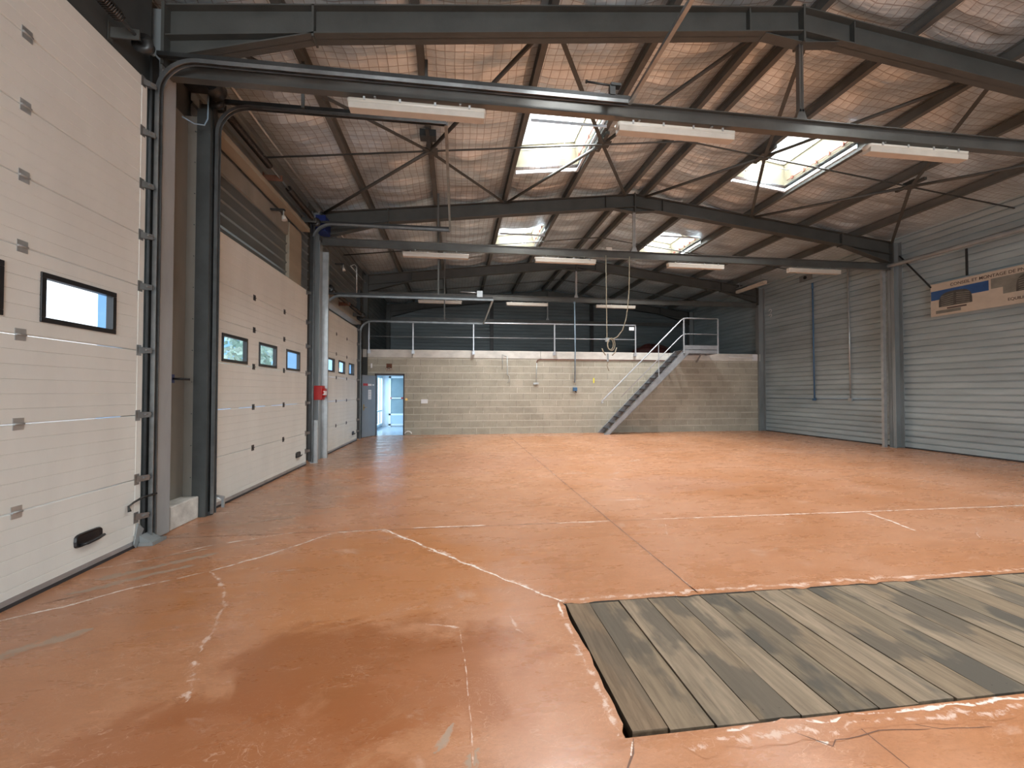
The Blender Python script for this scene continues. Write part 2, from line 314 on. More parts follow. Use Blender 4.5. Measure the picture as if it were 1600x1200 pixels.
# ------------------------------------------------------------------ mesh helpers
class MB:
    def __init__(s): s.v = []; s.f = []; s.m = []; s.sm = []
    def poly(s, pts, faces, mi=0, smooth=False):
        n = len(s.v); s.v += [tuple(p) for p in pts]
        for f in faces: s.f.append([n+i for i in f]); s.m.append(mi); s.sm.append(smooth)
        return s
    def box(s, a, b, mi=0):
        (x0, y0, z0), (x1, y1, z1) = a, b
        p = [(x, y, z) for z in (z0, z1) for y in (y0, y1) for x in (x0, x1)]
        return s.poly(p, [(0, 2, 3, 1), (4, 5, 7, 6), (0, 1, 5, 4), (2, 6, 7, 3), (0, 4, 6, 2), (1, 3, 7, 5)], mi)
    def bar(s, p, q, w, h, up=(0, 0, 1), mi=0):
        p, q = Vector(p), Vector(q); d = (q-p).normalized(); u = Vector(up)
        sd = d.cross(u).normalized(); u = sd.cross(d).normalized()
        pts = [e + sd*w/2*i + u*h/2*j for e in (p, q) for i, j in ((-1, -1), (1, -1), (1, 1), (-1, 1))]
        return s.poly(pts, [(0, 1, 2, 3), (7, 6, 5, 4), (0, 4, 5, 1), (1, 5, 6, 2), (2, 6, 7, 3), (3, 7, 4, 0)], mi)
    def tube(s, pts, r, n=10, mi=0, cap=True):
        pts = [Vector(p) for p in pts]; base = len(s.v); ref = None
        for i, p in enumerate(pts):
            d = (pts[min(i+1, len(pts)-1)] - pts[max(i-1, 0)]).normalized()
            if ref is None: ref = Vector((0, 0, 1)) if abs(d.z) < .9 else Vector((1, 0, 0))
            a = d.cross(ref).normalized(); b = a.cross(d).normalized(); ref = b
            rr = r[i] if isinstance(r, (list, tuple)) else r
            for k in range(n):
                t = 2*math.pi*k/n; s.v.append(tuple(p + a*math.cos(t)*rr + b*math.sin(t)*rr))
        for i in range(len(pts)-1):
            for k in range(n):
                k2 = (k+1) % n; s.f.append([base+i*n+k, base+i*n+k2, base+(i+1)*n+k2, base+(i+1)*n+k]); s.m.append(mi); s.sm.append(True)
        if cap:
            s.f.append([base+k for k in range(n)][::-1]); s.m.append(mi); s.sm.append(False)
            e = base+(len(pts)-1)*n; s.f.append([e+k for k in range(n)]); s.m.append(mi); s.sm.append(False)
        return s
    def sweep(s, prof, path, axis=(0, 1, 0), mi=0, smooth=False):
        """closed 2-D profile (a: along normal, b: along axis) carried along a path lying square to the axis"""
        ax = Vector(axis); path = [Vector(p) for p in path]; base = len(s.v); n = len(prof)
        for i, p in enumerate(path):
            t1 = (path[min(i+1, len(path)-1)] - p); t0 = (p - path[max(i-1, 0)])
            d = ((t1.normalized() if t1.length else Vector()) + (t0.normalized() if t0.length else Vector())).normalized()
            nn = ax.cross(d).normalized()
            k = 1.0
            if t1.length and t0.length: k = 1/max(.5, d.dot(t1.normalized()))
            for a, b in prof: s.v.append(tuple(p + nn*a*k + ax*b))
        for i in range(len(path)-1):
            for k in range(n):
                k2 = (k+1) % n; s.f.append([base+i*n+k, base+i*n+k2, base+(i+1)*n+k2, base+(i+1)*n+k]); s.m.append(mi); s.sm.append(smooth)
        s.f.append([base+k for k in range(n)][::-1]); s.m.append(mi); s.sm.append(False)
        e = base+(len(path)-1)*n; s.f.append([e+k for k in range(n)]); s.m.append(mi); s.sm.append(False)
        return s
    def prism(s, pts, off, mi=0):
        """planar outline pushed by the vector off"""
        n = len(pts); o = Vector(off); q = [Vector(p) for p in pts]
        return s.poly([tuple(p) for p in q] + [tuple(p+o) for p in q], [tuple(range(n))[::-1], tuple(range(n, 2*n))] + [(i, (i+1) % n, n+(i+1) % n, n+i) for i in range(n)], mi)
    def build(s, name, ms, parent=None, label=None, cat=None, group=None, kind=None, bevel=0, origin=None, uv=None):
        me = bpy.data.meshes.new(name)
        if parent is not None: off = WL[parent.name]
        elif origin is not None: off = Vector(origin)
        else:
            xs = [p[0] for p in s.v]; ys = [p[1] for p in s.v]; zs = [p[2] for p in s.v]
            off = Vector(((min(xs)+max(xs))/2, (min(ys)+max(ys))/2, min(zs)))
        me.from_pydata([(p[0]-off[0], p[1]-off[1], p[2]-off[2]) for p in s.v], [], s.f)
        if not isinstance(ms, (list, tuple)): ms = [ms]
        for m in ms: me.materials.append(M[m])
        for p, i, sm in zip(me.polygons, s.m, s.sm): p.material_index = i; p.use_smooth = sm
        if uv:
            l = me.uv_layers.new(name='UVMap')
            for p in me.polygons:
                for li, c in zip(p.loop_indices, uv.get(p.index, [(0, 0)]*len(p.loop_indices))): l.data[li].uv = c
        me.validate(); me.update()
        o = bpy.data.objects.new(name, me); C.objects.link(o)
        if parent is not None: o.parent = parent; WL[o.name] = off
        else: o.location = off; WL[o.name] = off
        if bevel:
            b = o.modifiers.new('edge', 'BEVEL'); b.width = bevel; b.segments = 2; b.limit_method = 'ANGLE'
        return tag(o, label, cat, group, kind)
WL = {}
def tag(o, label=None, cat=None, group=None, kind=None):
    for k, v in (('label', label), ('category', cat), ('group', group), ('kind', kind)):
        if v: o[k] = v
    return o
def thing(name, loc, label, cat, group=None, kind=None):
    o = bpy.data.objects.new(name, None); C.objects.link(o); o.location = loc; o.empty_display_size = .2
    WL[o.name] = Vector(loc); return tag(o, label, cat, group, kind)
def copy_tree(src, loc, label, group=None):
    r = src.copy(); C.objects.link(r); r.location = loc; r['label'] = label
    if group: r['group'] = group
    for ch in list(src.children):
        c = ch.copy(); C.objects.link(c); c.parent = r
        for g in list(ch.children):
            d = g.copy(); C.objects.link(d); d.parent = c
    return r
def arc(cx, cz, r, a0, a1, n, y): return [(cx + r*math.cos(math.radians(a0+(a1-a0)*i/n)), y, cz + r*math.sin(math.radians(a0+(a1-a0)*i/n))) for i in range(n+1)]
XW, XE, YB, YN = -3.45, 12.62, 21.35, -9.2             # outer faces: left wall, right wall, gable, rear wall behind the camera
YBLK = 15.9                                            # face of the block wall

# ------------------------------------------------------------------ FLOOR with the pit cut out, and the marks in it
PX0, PX1, PY0, PY1 = .765, 5.24, 1.865, 3.095
fb = MB()
def fr(x0, y0, x1, y1): fb.poly([(x0, y0, 0), (x1, y0, 0), (x1, y1, 0), (x0, y1, 0)], [(0, 1, 2, 3)])
fr(XW-.1, YN, XE+.1, PY0); fr(XW-.1, PY1, XE+.1, YBLK+.02); fr(XW-.1, PY0, PX0, PY1); fr(PX1, PY0, XE+.1, PY1)
fb.poly([(XW-.1, YN, -.2), (XE+.1, YN, -.2), (XE+.1, YBLK, -.2), (XW-.1, YBLK, -.2)], [(0, 1, 2, 3)])
for a, b in (((PX0, PY0), (PX1, PY0)), ((PX1, PY0), (PX1, PY1)), ((PX1, PY1), (PX0, PY1)), ((PX0, PY1), (PX0, PY0))):
    fb.poly([(*a, 0), (*b, 0), (*b, -.9), (*a, -.9)], [(0, 1, 2, 3)], 6)
fb.poly([(PX0, PY0, -.9), (PX1, PY0, -.9), (PX1, PY1, -.9), (PX0, PY1, -.9)], [(0, 1, 2, 3)], 6)
fuv = {}; lev = [0]
def mark(pts, w, mi, jit=.01, step=.06):
    """a strip following a polyline, flush with the floor"""
    P = [Vector((x, y)) for x, y in pts]; Q = []
    for a, b in zip(P, P[1:]):
        n = max(1, int((b-a).length/step)); Q += [a + (b-a)*i/n for i in range(n)]
    Q.append(P[-1]); lev[0] = (lev[0]+1) % 9; z = .0006 + lev[0]*.00012; base = len(fb.v)
    for i, p in enumerate(Q):
        d = (Q[min(i+1, len(Q)-1)] - Q[max(i-1, 0)]).normalized(); nrm = Vector((-d.y, d.x))
        c = p + nrm*(noise.noise(Vector((p.x*6, p.y*6, mi)))*jit*2)
        ww = w*(.65+.7*abs(noise.noise(Vector((p.x*3, p.y*3, 5)))))
        if i in (0, len(Q)-1): ww *= .3
        for sgn in (-1, 1): fb.v.append((c.x+nrm.x*ww/2*sgn, c.y+nrm.y*ww/2*sgn, z))
    for i in range(len(Q)-1):
        k = base+2*i; fb.f.append([k, k+2, k+3, k+1][::-1]); fb.m.append(mi); fb.sm.append(False)
        fuv[len(fb.f)-1] = [(0, 0), (0, 1), (1, 1), (1, 0)][::-1] if False else [(1, 0), (1, 1), (0, 1), (0, 0)]
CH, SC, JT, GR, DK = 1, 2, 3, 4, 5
mark([(-3.3, 3.28), (-3.1, 3.37), (-2.84, 3.53), (-2.59, 3.78), (-2.15, 4.05)], .035, CH)
mark([(-2.15, 4.05), (-1.87, 4.3), (-1.59, 4.65), (-1.36, 4.98), (-.82, 5.02)], .045, CH)
mark([(-3.2, 4.22), (-2.98, 4.34), (-2.76, 4.49), (-2.49, 4.73), (-2.07, 4.91), (-1.7, 5.1)], .035, CH)
mark([(-3.2, 5.05), (-2.8, 5.2), (-2.3, 5.6), (-1.9, 5.75)], .04, SC)
mark([(-2.15, 4.05), (-1.95, 3.85), (-1.83, 3.68), (-1.72, 3.4)], .08, SC)
mark([(-1.70, 3.45), (-1.64, 3.2), (-1.58, 3.05), (-1.54, 2.8)], .09, SC)
mark([(-1.52, 2.75), (-1.43, 2.56), (-1.35, 2.36)], .16, SC)
mark([(-.82, 5.02), (-.14, 4.2), (.27, 3.73), (.55, 3.4), (.80, 3.10)], .045, CH, .012)
mark([(-.82, 5.02), (-.14, 4.2), (.27, 3.73), (.55, 3.4), (.80, 3.10)], .008, JT, .006)
mark([(-.82, 5.02), (-.14, 4.2), (.27, 3.73), (.55, 3.4), (.80, 3.10)], .16, SC, .02)
mark([(-3.1, 5.02), (-.82, 5.02)], .012, JT, .004)
mark([(-.82, 5.0), (2.25, 4.98), (5.23, 4.94), (12.4, 4.9)], .016, JT, .004)
mark([(-.5, 5.03), (.1, 5.02), (.35, 5.01)], .05, CH, .004); mark([(1.2, 4.99), (1.9, 4.98)], .05, CH, .004)
mark([(2.4, 4.98), (5.0, 4.94), (8.5, 4.9)], .04, CH, .006)
mark([(5.31, 4.9), (5.25, 4.5), (5.16, 4.17)], .05, CH, .01)
mark([(1.88, 14.9), (1.86, 7.59), (1.87, 5.2), (1.88, 3.11)], .018, JT, .003)
mark([(1.88, 3.12), (1.88, 4.1)], .05, SC, .01)
mark([(1.88, 1.84), (1.88, 1.2), (1.87, .3)], .006, JT, .003)
mark([(1.86, 8.4), (1.86, 7.7)], .06, SC, .01)
mark([(.80, 1.86), (.76, 1.79), (.70, 1.70), (.72, 1.5), (.6, 1.2)], .010, JT, .01)
mark([(.79, 1.84), (.755, 1.77)], .03, CH, .005)
mark([(-3.25, 11.0), (-2.4, 12.5)], .2, SC, .02)
# worn rim of the pit
for k in range(3):
    mark([(.79, 3.12+.015*k), (2.5, 3.125+.015*k), (5, 3.12+.02*k), (5.3, 3.12)], .05+.05*k, CH if k < 2 else SC, .02)
mark([(.755, 3.12), (.75, 2.5), (.755, 1.88)], .10, SC, .012)
mark([(.76, 3.13), (.755, 2.95)], .05, CH)
for x0, x1 in ((1.2, 1.75), (1.75, 2.3), (2.2, 3.4), (3.2, 5.3)): mark([(x0, 1.84), (x1, 1.835)], .05, CH, .012)
mark([(1.0, 1.80), (2.6, 1.79)], .11, SC, .03); mark([(2.2, 1.79), (4, 1.80)], .12, SC, .03)
mark([(1.55, 1.79), (1.66, 1.70), (1.70, 1.735), (1.95, 1.76), (2.2, 1.735)], .007, JT, .012)
mark([(1.58, 1.80), (1.64, 1.715), (1.70, 1.745)], .05, CH, .01)
mark([(2.1, 1.80), (2.25, 1.72), (2.5, 1.70)], .006, JT, .01)
# bare patches and short dark streaks
mark([(-3.0, 4.0), (-2.7, 4.22), (-2.3, 4.5)], .16, GR, .02); mark([(-3.0, 3.72), (-2.7, 3.95), (-2.35, 4.22)], .14, GR, .02)
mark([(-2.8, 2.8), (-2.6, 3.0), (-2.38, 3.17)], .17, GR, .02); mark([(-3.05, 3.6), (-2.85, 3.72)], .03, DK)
mark([(-.1, 1.9), (0, 2.05)], .08, GR); mark([(.02, 1.72), (.1, 1.9)], .09, GR)
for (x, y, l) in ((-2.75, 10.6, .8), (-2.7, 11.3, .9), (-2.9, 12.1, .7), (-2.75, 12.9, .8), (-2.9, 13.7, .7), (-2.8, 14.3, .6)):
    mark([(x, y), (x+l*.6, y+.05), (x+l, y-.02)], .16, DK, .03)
for (x, y, l) in ((-2.95, 4.35, .5), (-2.6, 5.4, .6), (-2.5, 6.2, .5)): mark([(x, y), (x+l, y+.3)], .05, GR, .02)
mark([(.03, 2.9), (.06, 2.4), (.08, 2.05), (.07, 1.8)], .018, SC, .006); mark([(-.2, 2.95), (.05, 2.86)], .07, SC)
mark([(.38, 3.0), (.40, 2.8), (.46, 2.7)], .06, SC); mark([(3.2, 9.5), (3.5, 11.4)], .05, SC)
random.seed(11)
for i in range(70):
    x, y = random.uniform(-2.6, 9.5), random.uniform(1.7, 12.5)
    if PX0-.1 < x < PX1 and PY0-.2 < y < PY1+.2: continue
    a = random.gauss(.15, .5); l = random.uniform(.12, .7)
    mark([(x, y), (x+l*.5*math.cos(a), y+l*.5*math.sin(a)+random.uniform(-.02, .02)), (x+l*math.cos(a), y+l*math.sin(a))], random.uniform(.012, .045), random.choice((SC, SC, CH)), .01)
mark([(-3.0, 15.72), (2, 15.74), (8, 15.72), (12, 15.7)], .16, SC, .03); mark([(-2.5, 15.3), (1.5, 15.35), (4.5, 15.1)], .14, CH, .03)
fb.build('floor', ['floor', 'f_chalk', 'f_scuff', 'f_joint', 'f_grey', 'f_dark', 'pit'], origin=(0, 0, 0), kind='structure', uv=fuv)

# ------------------------------------------------------------------ PIT PLANKS
edges = [.81, .99, 1.22, 1.447, 1.672, 1.875, 2.10, 2.33, 2.55, 2.79, 3.03, 3.25, 3.48, 3.70, 3.91, 4.13, 4.34, 4.56, 4.78, 5.0, 5.22]
style = 'R A B A B C A B A C B A B C A B A B A B'.split()
desc = {0: 'rust-stained narrow plank at the very left end of the pit, beside the open gap', 1: 'weathered pit plank second from the left end, with brown nail stains',
        2: 'weathered pit plank third from the left end, with flame-like dark grain', 3: 'weathered pit plank fourth from the left end, with one long dark streak', 4: 'pale weathered pit plank fifth from the left end',
        5: 'dark oil-stained pit plank sixth from the left end', 6: 'weathered pit plank seventh from the left end, right of the first dark one', 7: 'pale weathered pit plank eighth from the left end',
        8: 'weathered pit plank ninth from the left end', 9: 'darkest oil-stained pit plank, tenth from the left end'}
ordn = {10: 'eleventh', 11: 'twelfth', 12: 'thirteenth', 13: 'fourteenth', 14: 'fifteenth', 15: 'sixteenth', 16: 'seventeenth', 17: 'eighteenth', 18: 'nineteenth', 19: 'twentieth'}
for i in range(len(edges)-1):
    x0, x1 = edges[i], edges[i+1]; g = .004 if i else .003
    ya, yb = 1.885 + random.uniform(-.006, .006), 3.088 + random.uniform(-.004, .004)
    if i == 0: ya = 1.90
    zt = random.uniform(-.006, -.001); b = MB(); n = 8
    prof = []
    for k in range(n+1):
        y = ya+(yb-ya)*k/n; j = random.uniform(-.0022, .0022); prof.append((x0+g+j, x1-g+j*.6, y, zt+random.uniform(-.001, .001)))
    for k in range(n):
        a, c = prof[k], prof[k+1]
        b.poly([(a[0], a[2], a[3]), (a[1], a[2], a[3]), (c[1], c[2], c[3]), (c[0], c[2], c[3]), (a[0], a[2], -.06), (a[1], a[2], -.06), (c[1], c[2], -.06), (c[0], c[2], -.06)],
               [(0, 1, 2, 3), (4, 7, 6, 5), (0, 3, 7, 4), (1, 5, 6, 2)] + ([(0, 4, 5, 1)] if k == 0 else []) + ([(3, 2, 6, 7)] if k == n-1 else []))
    for q in range(2):                                                     # nail heads
        for yy in (ya+.06, yb-.06):
            xx = x0 + (x1-x0)*(.3+.4*q); b.tube([(xx, yy, zt-.002), (xx, yy, zt+.0012)], .004, 8)
    lab = desc.get(i) or ('weathered grey-brown pit plank, %s from the left end' % ordn[i] if style[i] != 'C' else 'dark-stained pit plank, %s from the left end' % ordn[i])
    b.build('pit_plank', 'plank'+style[i], label=lab, cat='plank', group='planks laid across the inspection pit')
b = MB(); b.box((PX0+.0, PY0+.001, -.13), (PX1, PY0+.05, -.065)); b.build('pit_ledge', 'pit', label='dark ledge along the front edge of the pit that carries the plank ends', cat='ledge')
b = MB(); b.box((PX0+.0, PY1-.05, -.13), (PX1, PY1-.001, -.065)); b.build('pit_ledge', 'pit', label='dark ledge along the back edge of the pit that carries the plank ends', cat='ledge')

# ------------------------------------------------------------------ CEILING: foil blanket, sagging between the purlins, with holes for the roof lights
PUR = [-2.05, -.5, 1.2, 2.8, 4.37, 4.90, 6.35, 7.97, 9.62, 11.25]
ZB, ZT = 6.42, 6.76                                                       # rafter underside and top at the ridge
ZF = 6.97                                                                 # blanket at the ridge
def cuts(lo, hi, step, marks):
    ms = sorted({lo, hi, *[m for m in marks if lo < m < hi]}); out = []
    for a, b in zip(ms, ms[1:]):
        n = max(1, round((b-a)/step)); out += [a+(b-a)*i/n for i in range(n)]
    return out + [hi]
xs = cuts(XW, XE, .10, PUR + [RX] + [v for s in SKYL for v in s[:2]])
ys = cuts(YN, 3.8, .45, [v for s in SKYL for v in s[2:]])[:-1] + cuts(3.8, YB, .085, [v for s in SKYL for v in s[2:]])
def foilz(x, y):
    z = zr(x, ZF); sup = [XW] + PUR + [XE]
    for a, b in zip(sup, sup[1:]):
        if a <= x <= b: u = (x-a)/(b-a); break
    w = b-a; s = math.sin(math.pi*max(0, min(1, u)))
    # the blanket hangs slack between purlins and gathers into transverse folds
    fold = noise.noise(Vector((x*.35, y*2.4, 3.1+a))); fold2 = 1-abs(noise.noise(Vector((x*.5+a, y*3.6, 9.0))))*2.2
    near = min(abs(y-f) for f in Y_FR)
    z -= s*(.03 + .04*w/1.6 + .07*fold + .04*max(0, fold2)**3)
    z -= s*.03*noise.noise(Vector((x*2.2, y*2.2, 1)))
    for f_ in Y_FR:
        q = f_-y
        if 0 < q < 2.5: z -= s*.038*math.sin(2*math.pi*q/(.34+.1*noise.noise(Vector((a, f_, 2))))+a)*math.exp(-q/.75)
    z -= .05*math.exp(-(near/.35)**2)*s
    for (x0, x1, y0, y1) in SKYL:
        if x0-.01 <= x <= x1+.01 and y0-.01 <= y <= y1+.01: return zr(x, ZF)-.02
    return z
cb = MB(); nx, ny = len(xs), len(ys)
cb.v = [(x, y, foilz(x, y)) for y in ys for x in xs]
for j in range(ny-1):
    for i in range(nx-1):
        xm, ym = (xs[i]+xs[i+1])/2, (ys[j]+ys[j+1])/2
        if any(x0 < xm < x1 and y0 < ym < y1 for x0, x1, y0, y1 in SKYL): continue
        cb.f.append([j*nx+i, (j+1)*nx+i, (j+1)*nx+i+1, j*nx+i+1]); cb.m.append(0); cb.sm.append(True)
cb.build('ceiling', 'foil', origin=(0, 0, 0), kind='structure')
rb = MB()                                                                 # roof sheeting over the blanket, open where the roof lights are
for sgn, xa, xb in ((-1, XW-.1, RX), (1, RX, XE+.1)):
    hs = [s for s in SKYL if (s[0] < RX) == (sgn < 0)]; x0, x1 = hs[0][0], hs[0][1]
    def rq(a, b, c, d): rb.poly([(a, c, zr(a, 7.10)), (b, c, zr(b, 7.10)), (b, d, zr(b, 7.10)), (a, d, zr(a, 7.10))], [(0, 1, 2, 3)])
    rq(xa, x0, YN, YB); rq(x1, xb, YN, YB); yy = YN
    for s in sorted(hs, key=lambda s: s[2]): rq(x0, x1, yy, s[2]); yy = s[3]
    rq(x0, x1, yy, YB)
rb.build('ceiling_2', 'galv', origin=(0, 0, 0), kind='structure')

# ------------------------------------------------------------------ WALLS
def rib_profile(z0, z1, per, depth, flat, ch=.006):
    """list of (offset, z) for horizontal ribs standing 'depth' proud, 'flat' share of each period proud"""
    out = [(0, z0)]; z = z0
    while z < z1:
        a = z + per*(1-flat); b = a + ch; c = z+per-ch
        for off, zz in ((0, a), (depth, b), (depth, c), (0, z+per)):
            if zz < z1: out.append((off, zz))
        z += per
    out.append((out[-1][0], z1)); return out
def rib_wall(mb, axis, pos, inward, lo, hi, z0, z1, per=.165, depth=.03, flat=.78, mi=0, ztop=None, ch=.006):
    pr = rib_profile(z0, z1, per, depth, flat, ch)
    for (o0, a), (o1, b2) in zip(pr, pr[1:]):
        p0, p1 = pos+inward*o0, pos+inward*o1
        if axis == 'y': mb.poly([(p0, lo, a), (p0, hi, a), (p1, hi, b2), (p1, lo, b2)], [(0, 1, 2, 3)], mi)
        else:
            l0 = l1 = lo; h0 = h1 = hi
            if ztop:                                       # trimmed under the sloping roof
                def lim(z): d = max(0, (ztop-z)/SL); return (max(lo, RX-d), min(hi, RX+d))
                (l0, h0), (l1, h1) = lim(a), lim(b2)
            mb.poly([(l0, p0, a), (h0, p0, a), (h1, p1, b2), (l1, p1, b2)], [(0, 1, 2, 3)], mi)
# right wall
b = MB(); rib_wall(b, 'y', XE, -1, YN, YB, 0.0, 6.05, .165, .042, .82); b.box((XE+.001, YN, -.02), (XE+.16, YB, 6.3))
b.box((XE-.05, YN, 0), (XE+.01, YB, .035), 1)
b.build('wall_right', ['wallR', 'rubber'], origin=(0, 0, 0), kind='structure')
# gable behind the mezzanine
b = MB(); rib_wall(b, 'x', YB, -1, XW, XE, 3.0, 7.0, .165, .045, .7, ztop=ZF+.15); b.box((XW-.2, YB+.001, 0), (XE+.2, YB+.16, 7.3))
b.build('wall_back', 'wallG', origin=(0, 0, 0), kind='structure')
# left wall: piers and the cladding over the doors
DOORS = [(1.23, 4.83, 4.84), (6.03, 9.68, 3.79), (10.86, 14.40, 3.67)]
DX = -3.22
b = MB()
rib_wall(b, 'y', -3.40, 1, 5.87, 10.2, 3.82, 6.02, .19, .026, .24, ch=.018); rib_wall(b, 'y', -3.40, 1, 10.7, 15.9, 3.72, 6.02, .19, .026, .24, ch=.018)
rib_wall(b, 'y', -3.42, 1, 15.9, YB, 3.0, 6.02, .165, .03, .8, 1)
b.box((XW-.12, -9.2, 0), (-3.40, 1.2, 6.2), 1)
b.box((XW-.12, 1.2, 4.86), (-3.30, 5.0, 6.2), 3)
b.box((XW-.12, 4.85, 0), (-3.44, 6.0, 6.2), 2); b.box((XW-.12, 9.72, 0), (-3.42, 10.84, 6.2), 2); b.box((XW-.12, 14.44, 0), (-3.43, 16.9, 6.2), 2)
b.box((XW-.12, 6.0, 3.84), (-3.41, 9.72, 6.2), 2); b.box((XW-.12, 10.84, 3.72), (-3.41, 14.44, 6.2), 2)
b.box((XW-.12, 16.9, 2.4), (-3.43, YB, 6.2), 2); b.box((XW-.12, 19.9, 0), (-3.43, YB, 2.4), 2); b.box((XW-.12, 16.9, 0), (-3.43, 19.9, .12), 2)
b.build('wall_left', ['wallL', 'wallG', 'frame', 'darkpost'], origin=(0, 0, 0), kind='structure')
# rear wall behind the camera, with an unseen wide opening added for the fill light
b = MB(); b.box((XW, YN, 0), (-2.9, YN+.12, 7.1)); b.box((5.3, YN, 0), (XE, YN+.12, 7.1)); b.box((-2.9, YN, 4.5), (5.3, YN+.12, 7.1))
b.build('wall_front', 'wallR', origin=(0, 0, 0), kind='structure')
# block wall with the doorway, lintel beam on top
b = MB(); T = .2
b.box((-3.42, YBLK, 0), (-2.93, YBLK+T, 2.85)); b.box((-1.88, YBLK, 0), (12.42, YBLK+T, 2.85)); b.box((-2.93, YBLK, 2.24), (-1.88, YBLK+T, 2.85))
b.build('wall_back_2', 'block', origin=(0, 0, 0), kind='structure')
b = MB()
for x0, x1 in ((-3.42, -1.62), (-1.60, 3.2), (3.21, 8.4), (8.41, 12.42)): b.box((x0, YBLK-.015, 2.85), (x1, YBLK+T, 3.14))
b.build('trim_1', 'concrete', origin=(0, 0, 0), kind='structure', bevel=.008)
b = MB(); b.box((-3.42, YBLK+T, 2.90), (12.6, YB, 3.08)); b.build('floor_mezzanine', 'concrete', origin=(0, 0, 0), kind='structure')
b = MB(); b.box((XW+.02, 5.27, 0), (-3.20, 5.80, .27)); b.box((XW+.02, 5.22, 0), (-3.23, 5.275, .36)); b.build('trim_2', 'plaster', origin=(0, 0, 0), kind='structure', bevel=.012)
b = MB(); b.box((XW+.01, 5.42, .27), (-3.40, 5.82, 5.05)); b.box((XW+.01, 5.42, .27), (-3.37, 5.475, 5.05), 1); b.box((XW+.01, 5.822, 0), (-3.285, 5.84, 5.1)); b.box((-3.41, 5.40, 3.28-.9), (-3.355, 5.50, 2.48), 1); b.box((-3.41, 5.40, 1.22), (-3.355, 5.50, 1.32), 1)
b.build('trim_3', ['recess', 'column'], origin=(0, 0, 0), kind='structure')
b = MB(); b.box((-3.41, 8.95, 3.80), (-3.33, 9.62, 5.0)); b.build('trim_4', 'timber', origin=(0, 0, 0), kind='structure', bevel=.01)
# pale blue outer jambs of the door openings, seen through the panes
b = MB()
for yy in (4.84, 9.70, 14.42): b.box((XW-.20, yy, 0), (-3.425, yy+.016, 5.2) if yy > 5 else (-3.425, yy+.009, 4.85))
b.build('trim_6', 'jamb', origin=(0, 0, 0), kind='structure')
# yard
b = MB(); b.box((-60, -60, -.3), (XW-.12, 60, -.06)); b.build('ground', 'yard', origin=(0, 0, 0), kind='structure')

# ------------------------------------------------------------------ PORTAL FRAMES
def hweb(mb, p, q, h0, h1, y, t=.012, fl=.18, ft=.016):
    """I beam in the frame plane from p to q (points on its TOP line), depth h0 at p, h1 at q"""
    (x0, z0), (x1, z1) = p, q
    mb.prism([(x0, y-t/2, z0), (x1, y-t/2, z1), (x1, y-t/2, z1-h1), (x0, y-t/2, z0-h0)], (0, t, 0))
    for a, c in (((x0, z0), (x1, z1)), ((x0, z0-h0+ft), (x1, z1-h1+ft))):
        mb.prism([(a[0], y-fl/2, a[1]), (c[0], y-fl/2, c[1]), (c[0], y-fl/2, c[1]-ft), (a[0], y-fl/2, a[1]-ft)], (0, fl, 0))
def column(mb, xi, xo, y, z1, fl=.20, ft=.016):
    s = 1 if xo > xi else -1
    mb.box((min(xi, xi+s*ft), y-fl/2, 0), (max(xi, xi+s*ft), y+fl/2, z1)); mb.box((min(xo, xo-s*ft), y-fl/2, 0), (max(xo, xo-s*ft), y+fl/2, z1))
    mb.box((min(xi, xo), y-.006, 0), (max(xi, xo), y+.006, z1))
FL = {5.1: 'nearest roof frame, spanning the hall above the first tie beam', 10.5: 'second roof frame, in the middle of the hall', 15.9: 'third roof frame, above the block wall', 21.1: 'farthest roof frame, against the dark gable'}
XL, XR = -3.19, 12.30
for y in Y_FR:
    f = thing('portal_frame', (RX, y, 0), 'dark steel ' + FL[y], 'roof frame', 'steel roof frames')
    z0 = 0 if y < 20 else 3.08
    for xi, xo, nm in ((XL, -3.38, 'left'), (XR, 12.58, 'right')):
        b = MB(); column(b, xi, xo, y, zr(xi, ZT)); 
        if y > 20: b.v = [(p[0], p[1], max(p[2], 3.08)) for p in b.v]
        b.build('column', 'column' if y < 15 or nm == 'right' else 'frame', f)
    for s, xe, nm in ((-1, XL, 'l'), (1, XR, 'r')):
        b = MB(); hx = XL+1.55 if s < 0 else XR-1.6; dp = ZT-ZB
        hweb(b, (hx, zr(hx, ZT)), (RX, ZT), dp, dp, y)
        b.box((hx-.012, y-.09, zr(hx, ZT)-dp-.03), (hx+.012, y+.09, zr(hx, ZT)))                          # splice plates
        px = RX + s*.78; b.box((px-.008, y-.08, zr(px, ZT)-dp), (px+.008, y+.08, zr(px, ZT)))
        b.build('rafter', 'frame', f)
        b = MB(); hweb(b, (xe, zr(xe, ZT)), (hx, zr(hx, ZT)), zr(xe, ZT)-5.24, dp, y)
        mid = (xe+hx)/2
        b.prism([(xe, y-.09, zr(xe, ZT)-dp), (hx, y-.09, zr(hx, ZT)-dp+.012), (hx, y-.09, zr(hx, ZT)-dp), (xe, y-.09, zr(xe, ZT)-dp-.012)], (0, .18, 0))
        b.box((xe-.012 if s < 0 else xe-.02, y-.11, 5.15), (xe+.02 if s < 0 else xe+.012, y+.11, zr(xe, ZT)))
        b.build('haunch', 'frame', f)
    b = MB(); b.box((RX-.014, y-.1, ZB-.14), (RX+.014, y+.1, ZT+.02))
    for s in (-1, 1):
        b.prism([(RX, y-.006, ZB), (RX+s*.55, y-.006, zr(RX+.55, ZB)), (RX, y-.006, ZB-.13)], (0, .012, 0))
        b.prism([(RX, y-.07, ZB-.125), (RX+s*.55, y-.07, zr(RX+.55, ZB)+.004), (RX+s*.55, y-.07, zr(RX+.55, ZB)-.008), (RX, y-.07, ZB-.137)], (0, .14, 0))
    b.build('apex_plate', 'frame', f)
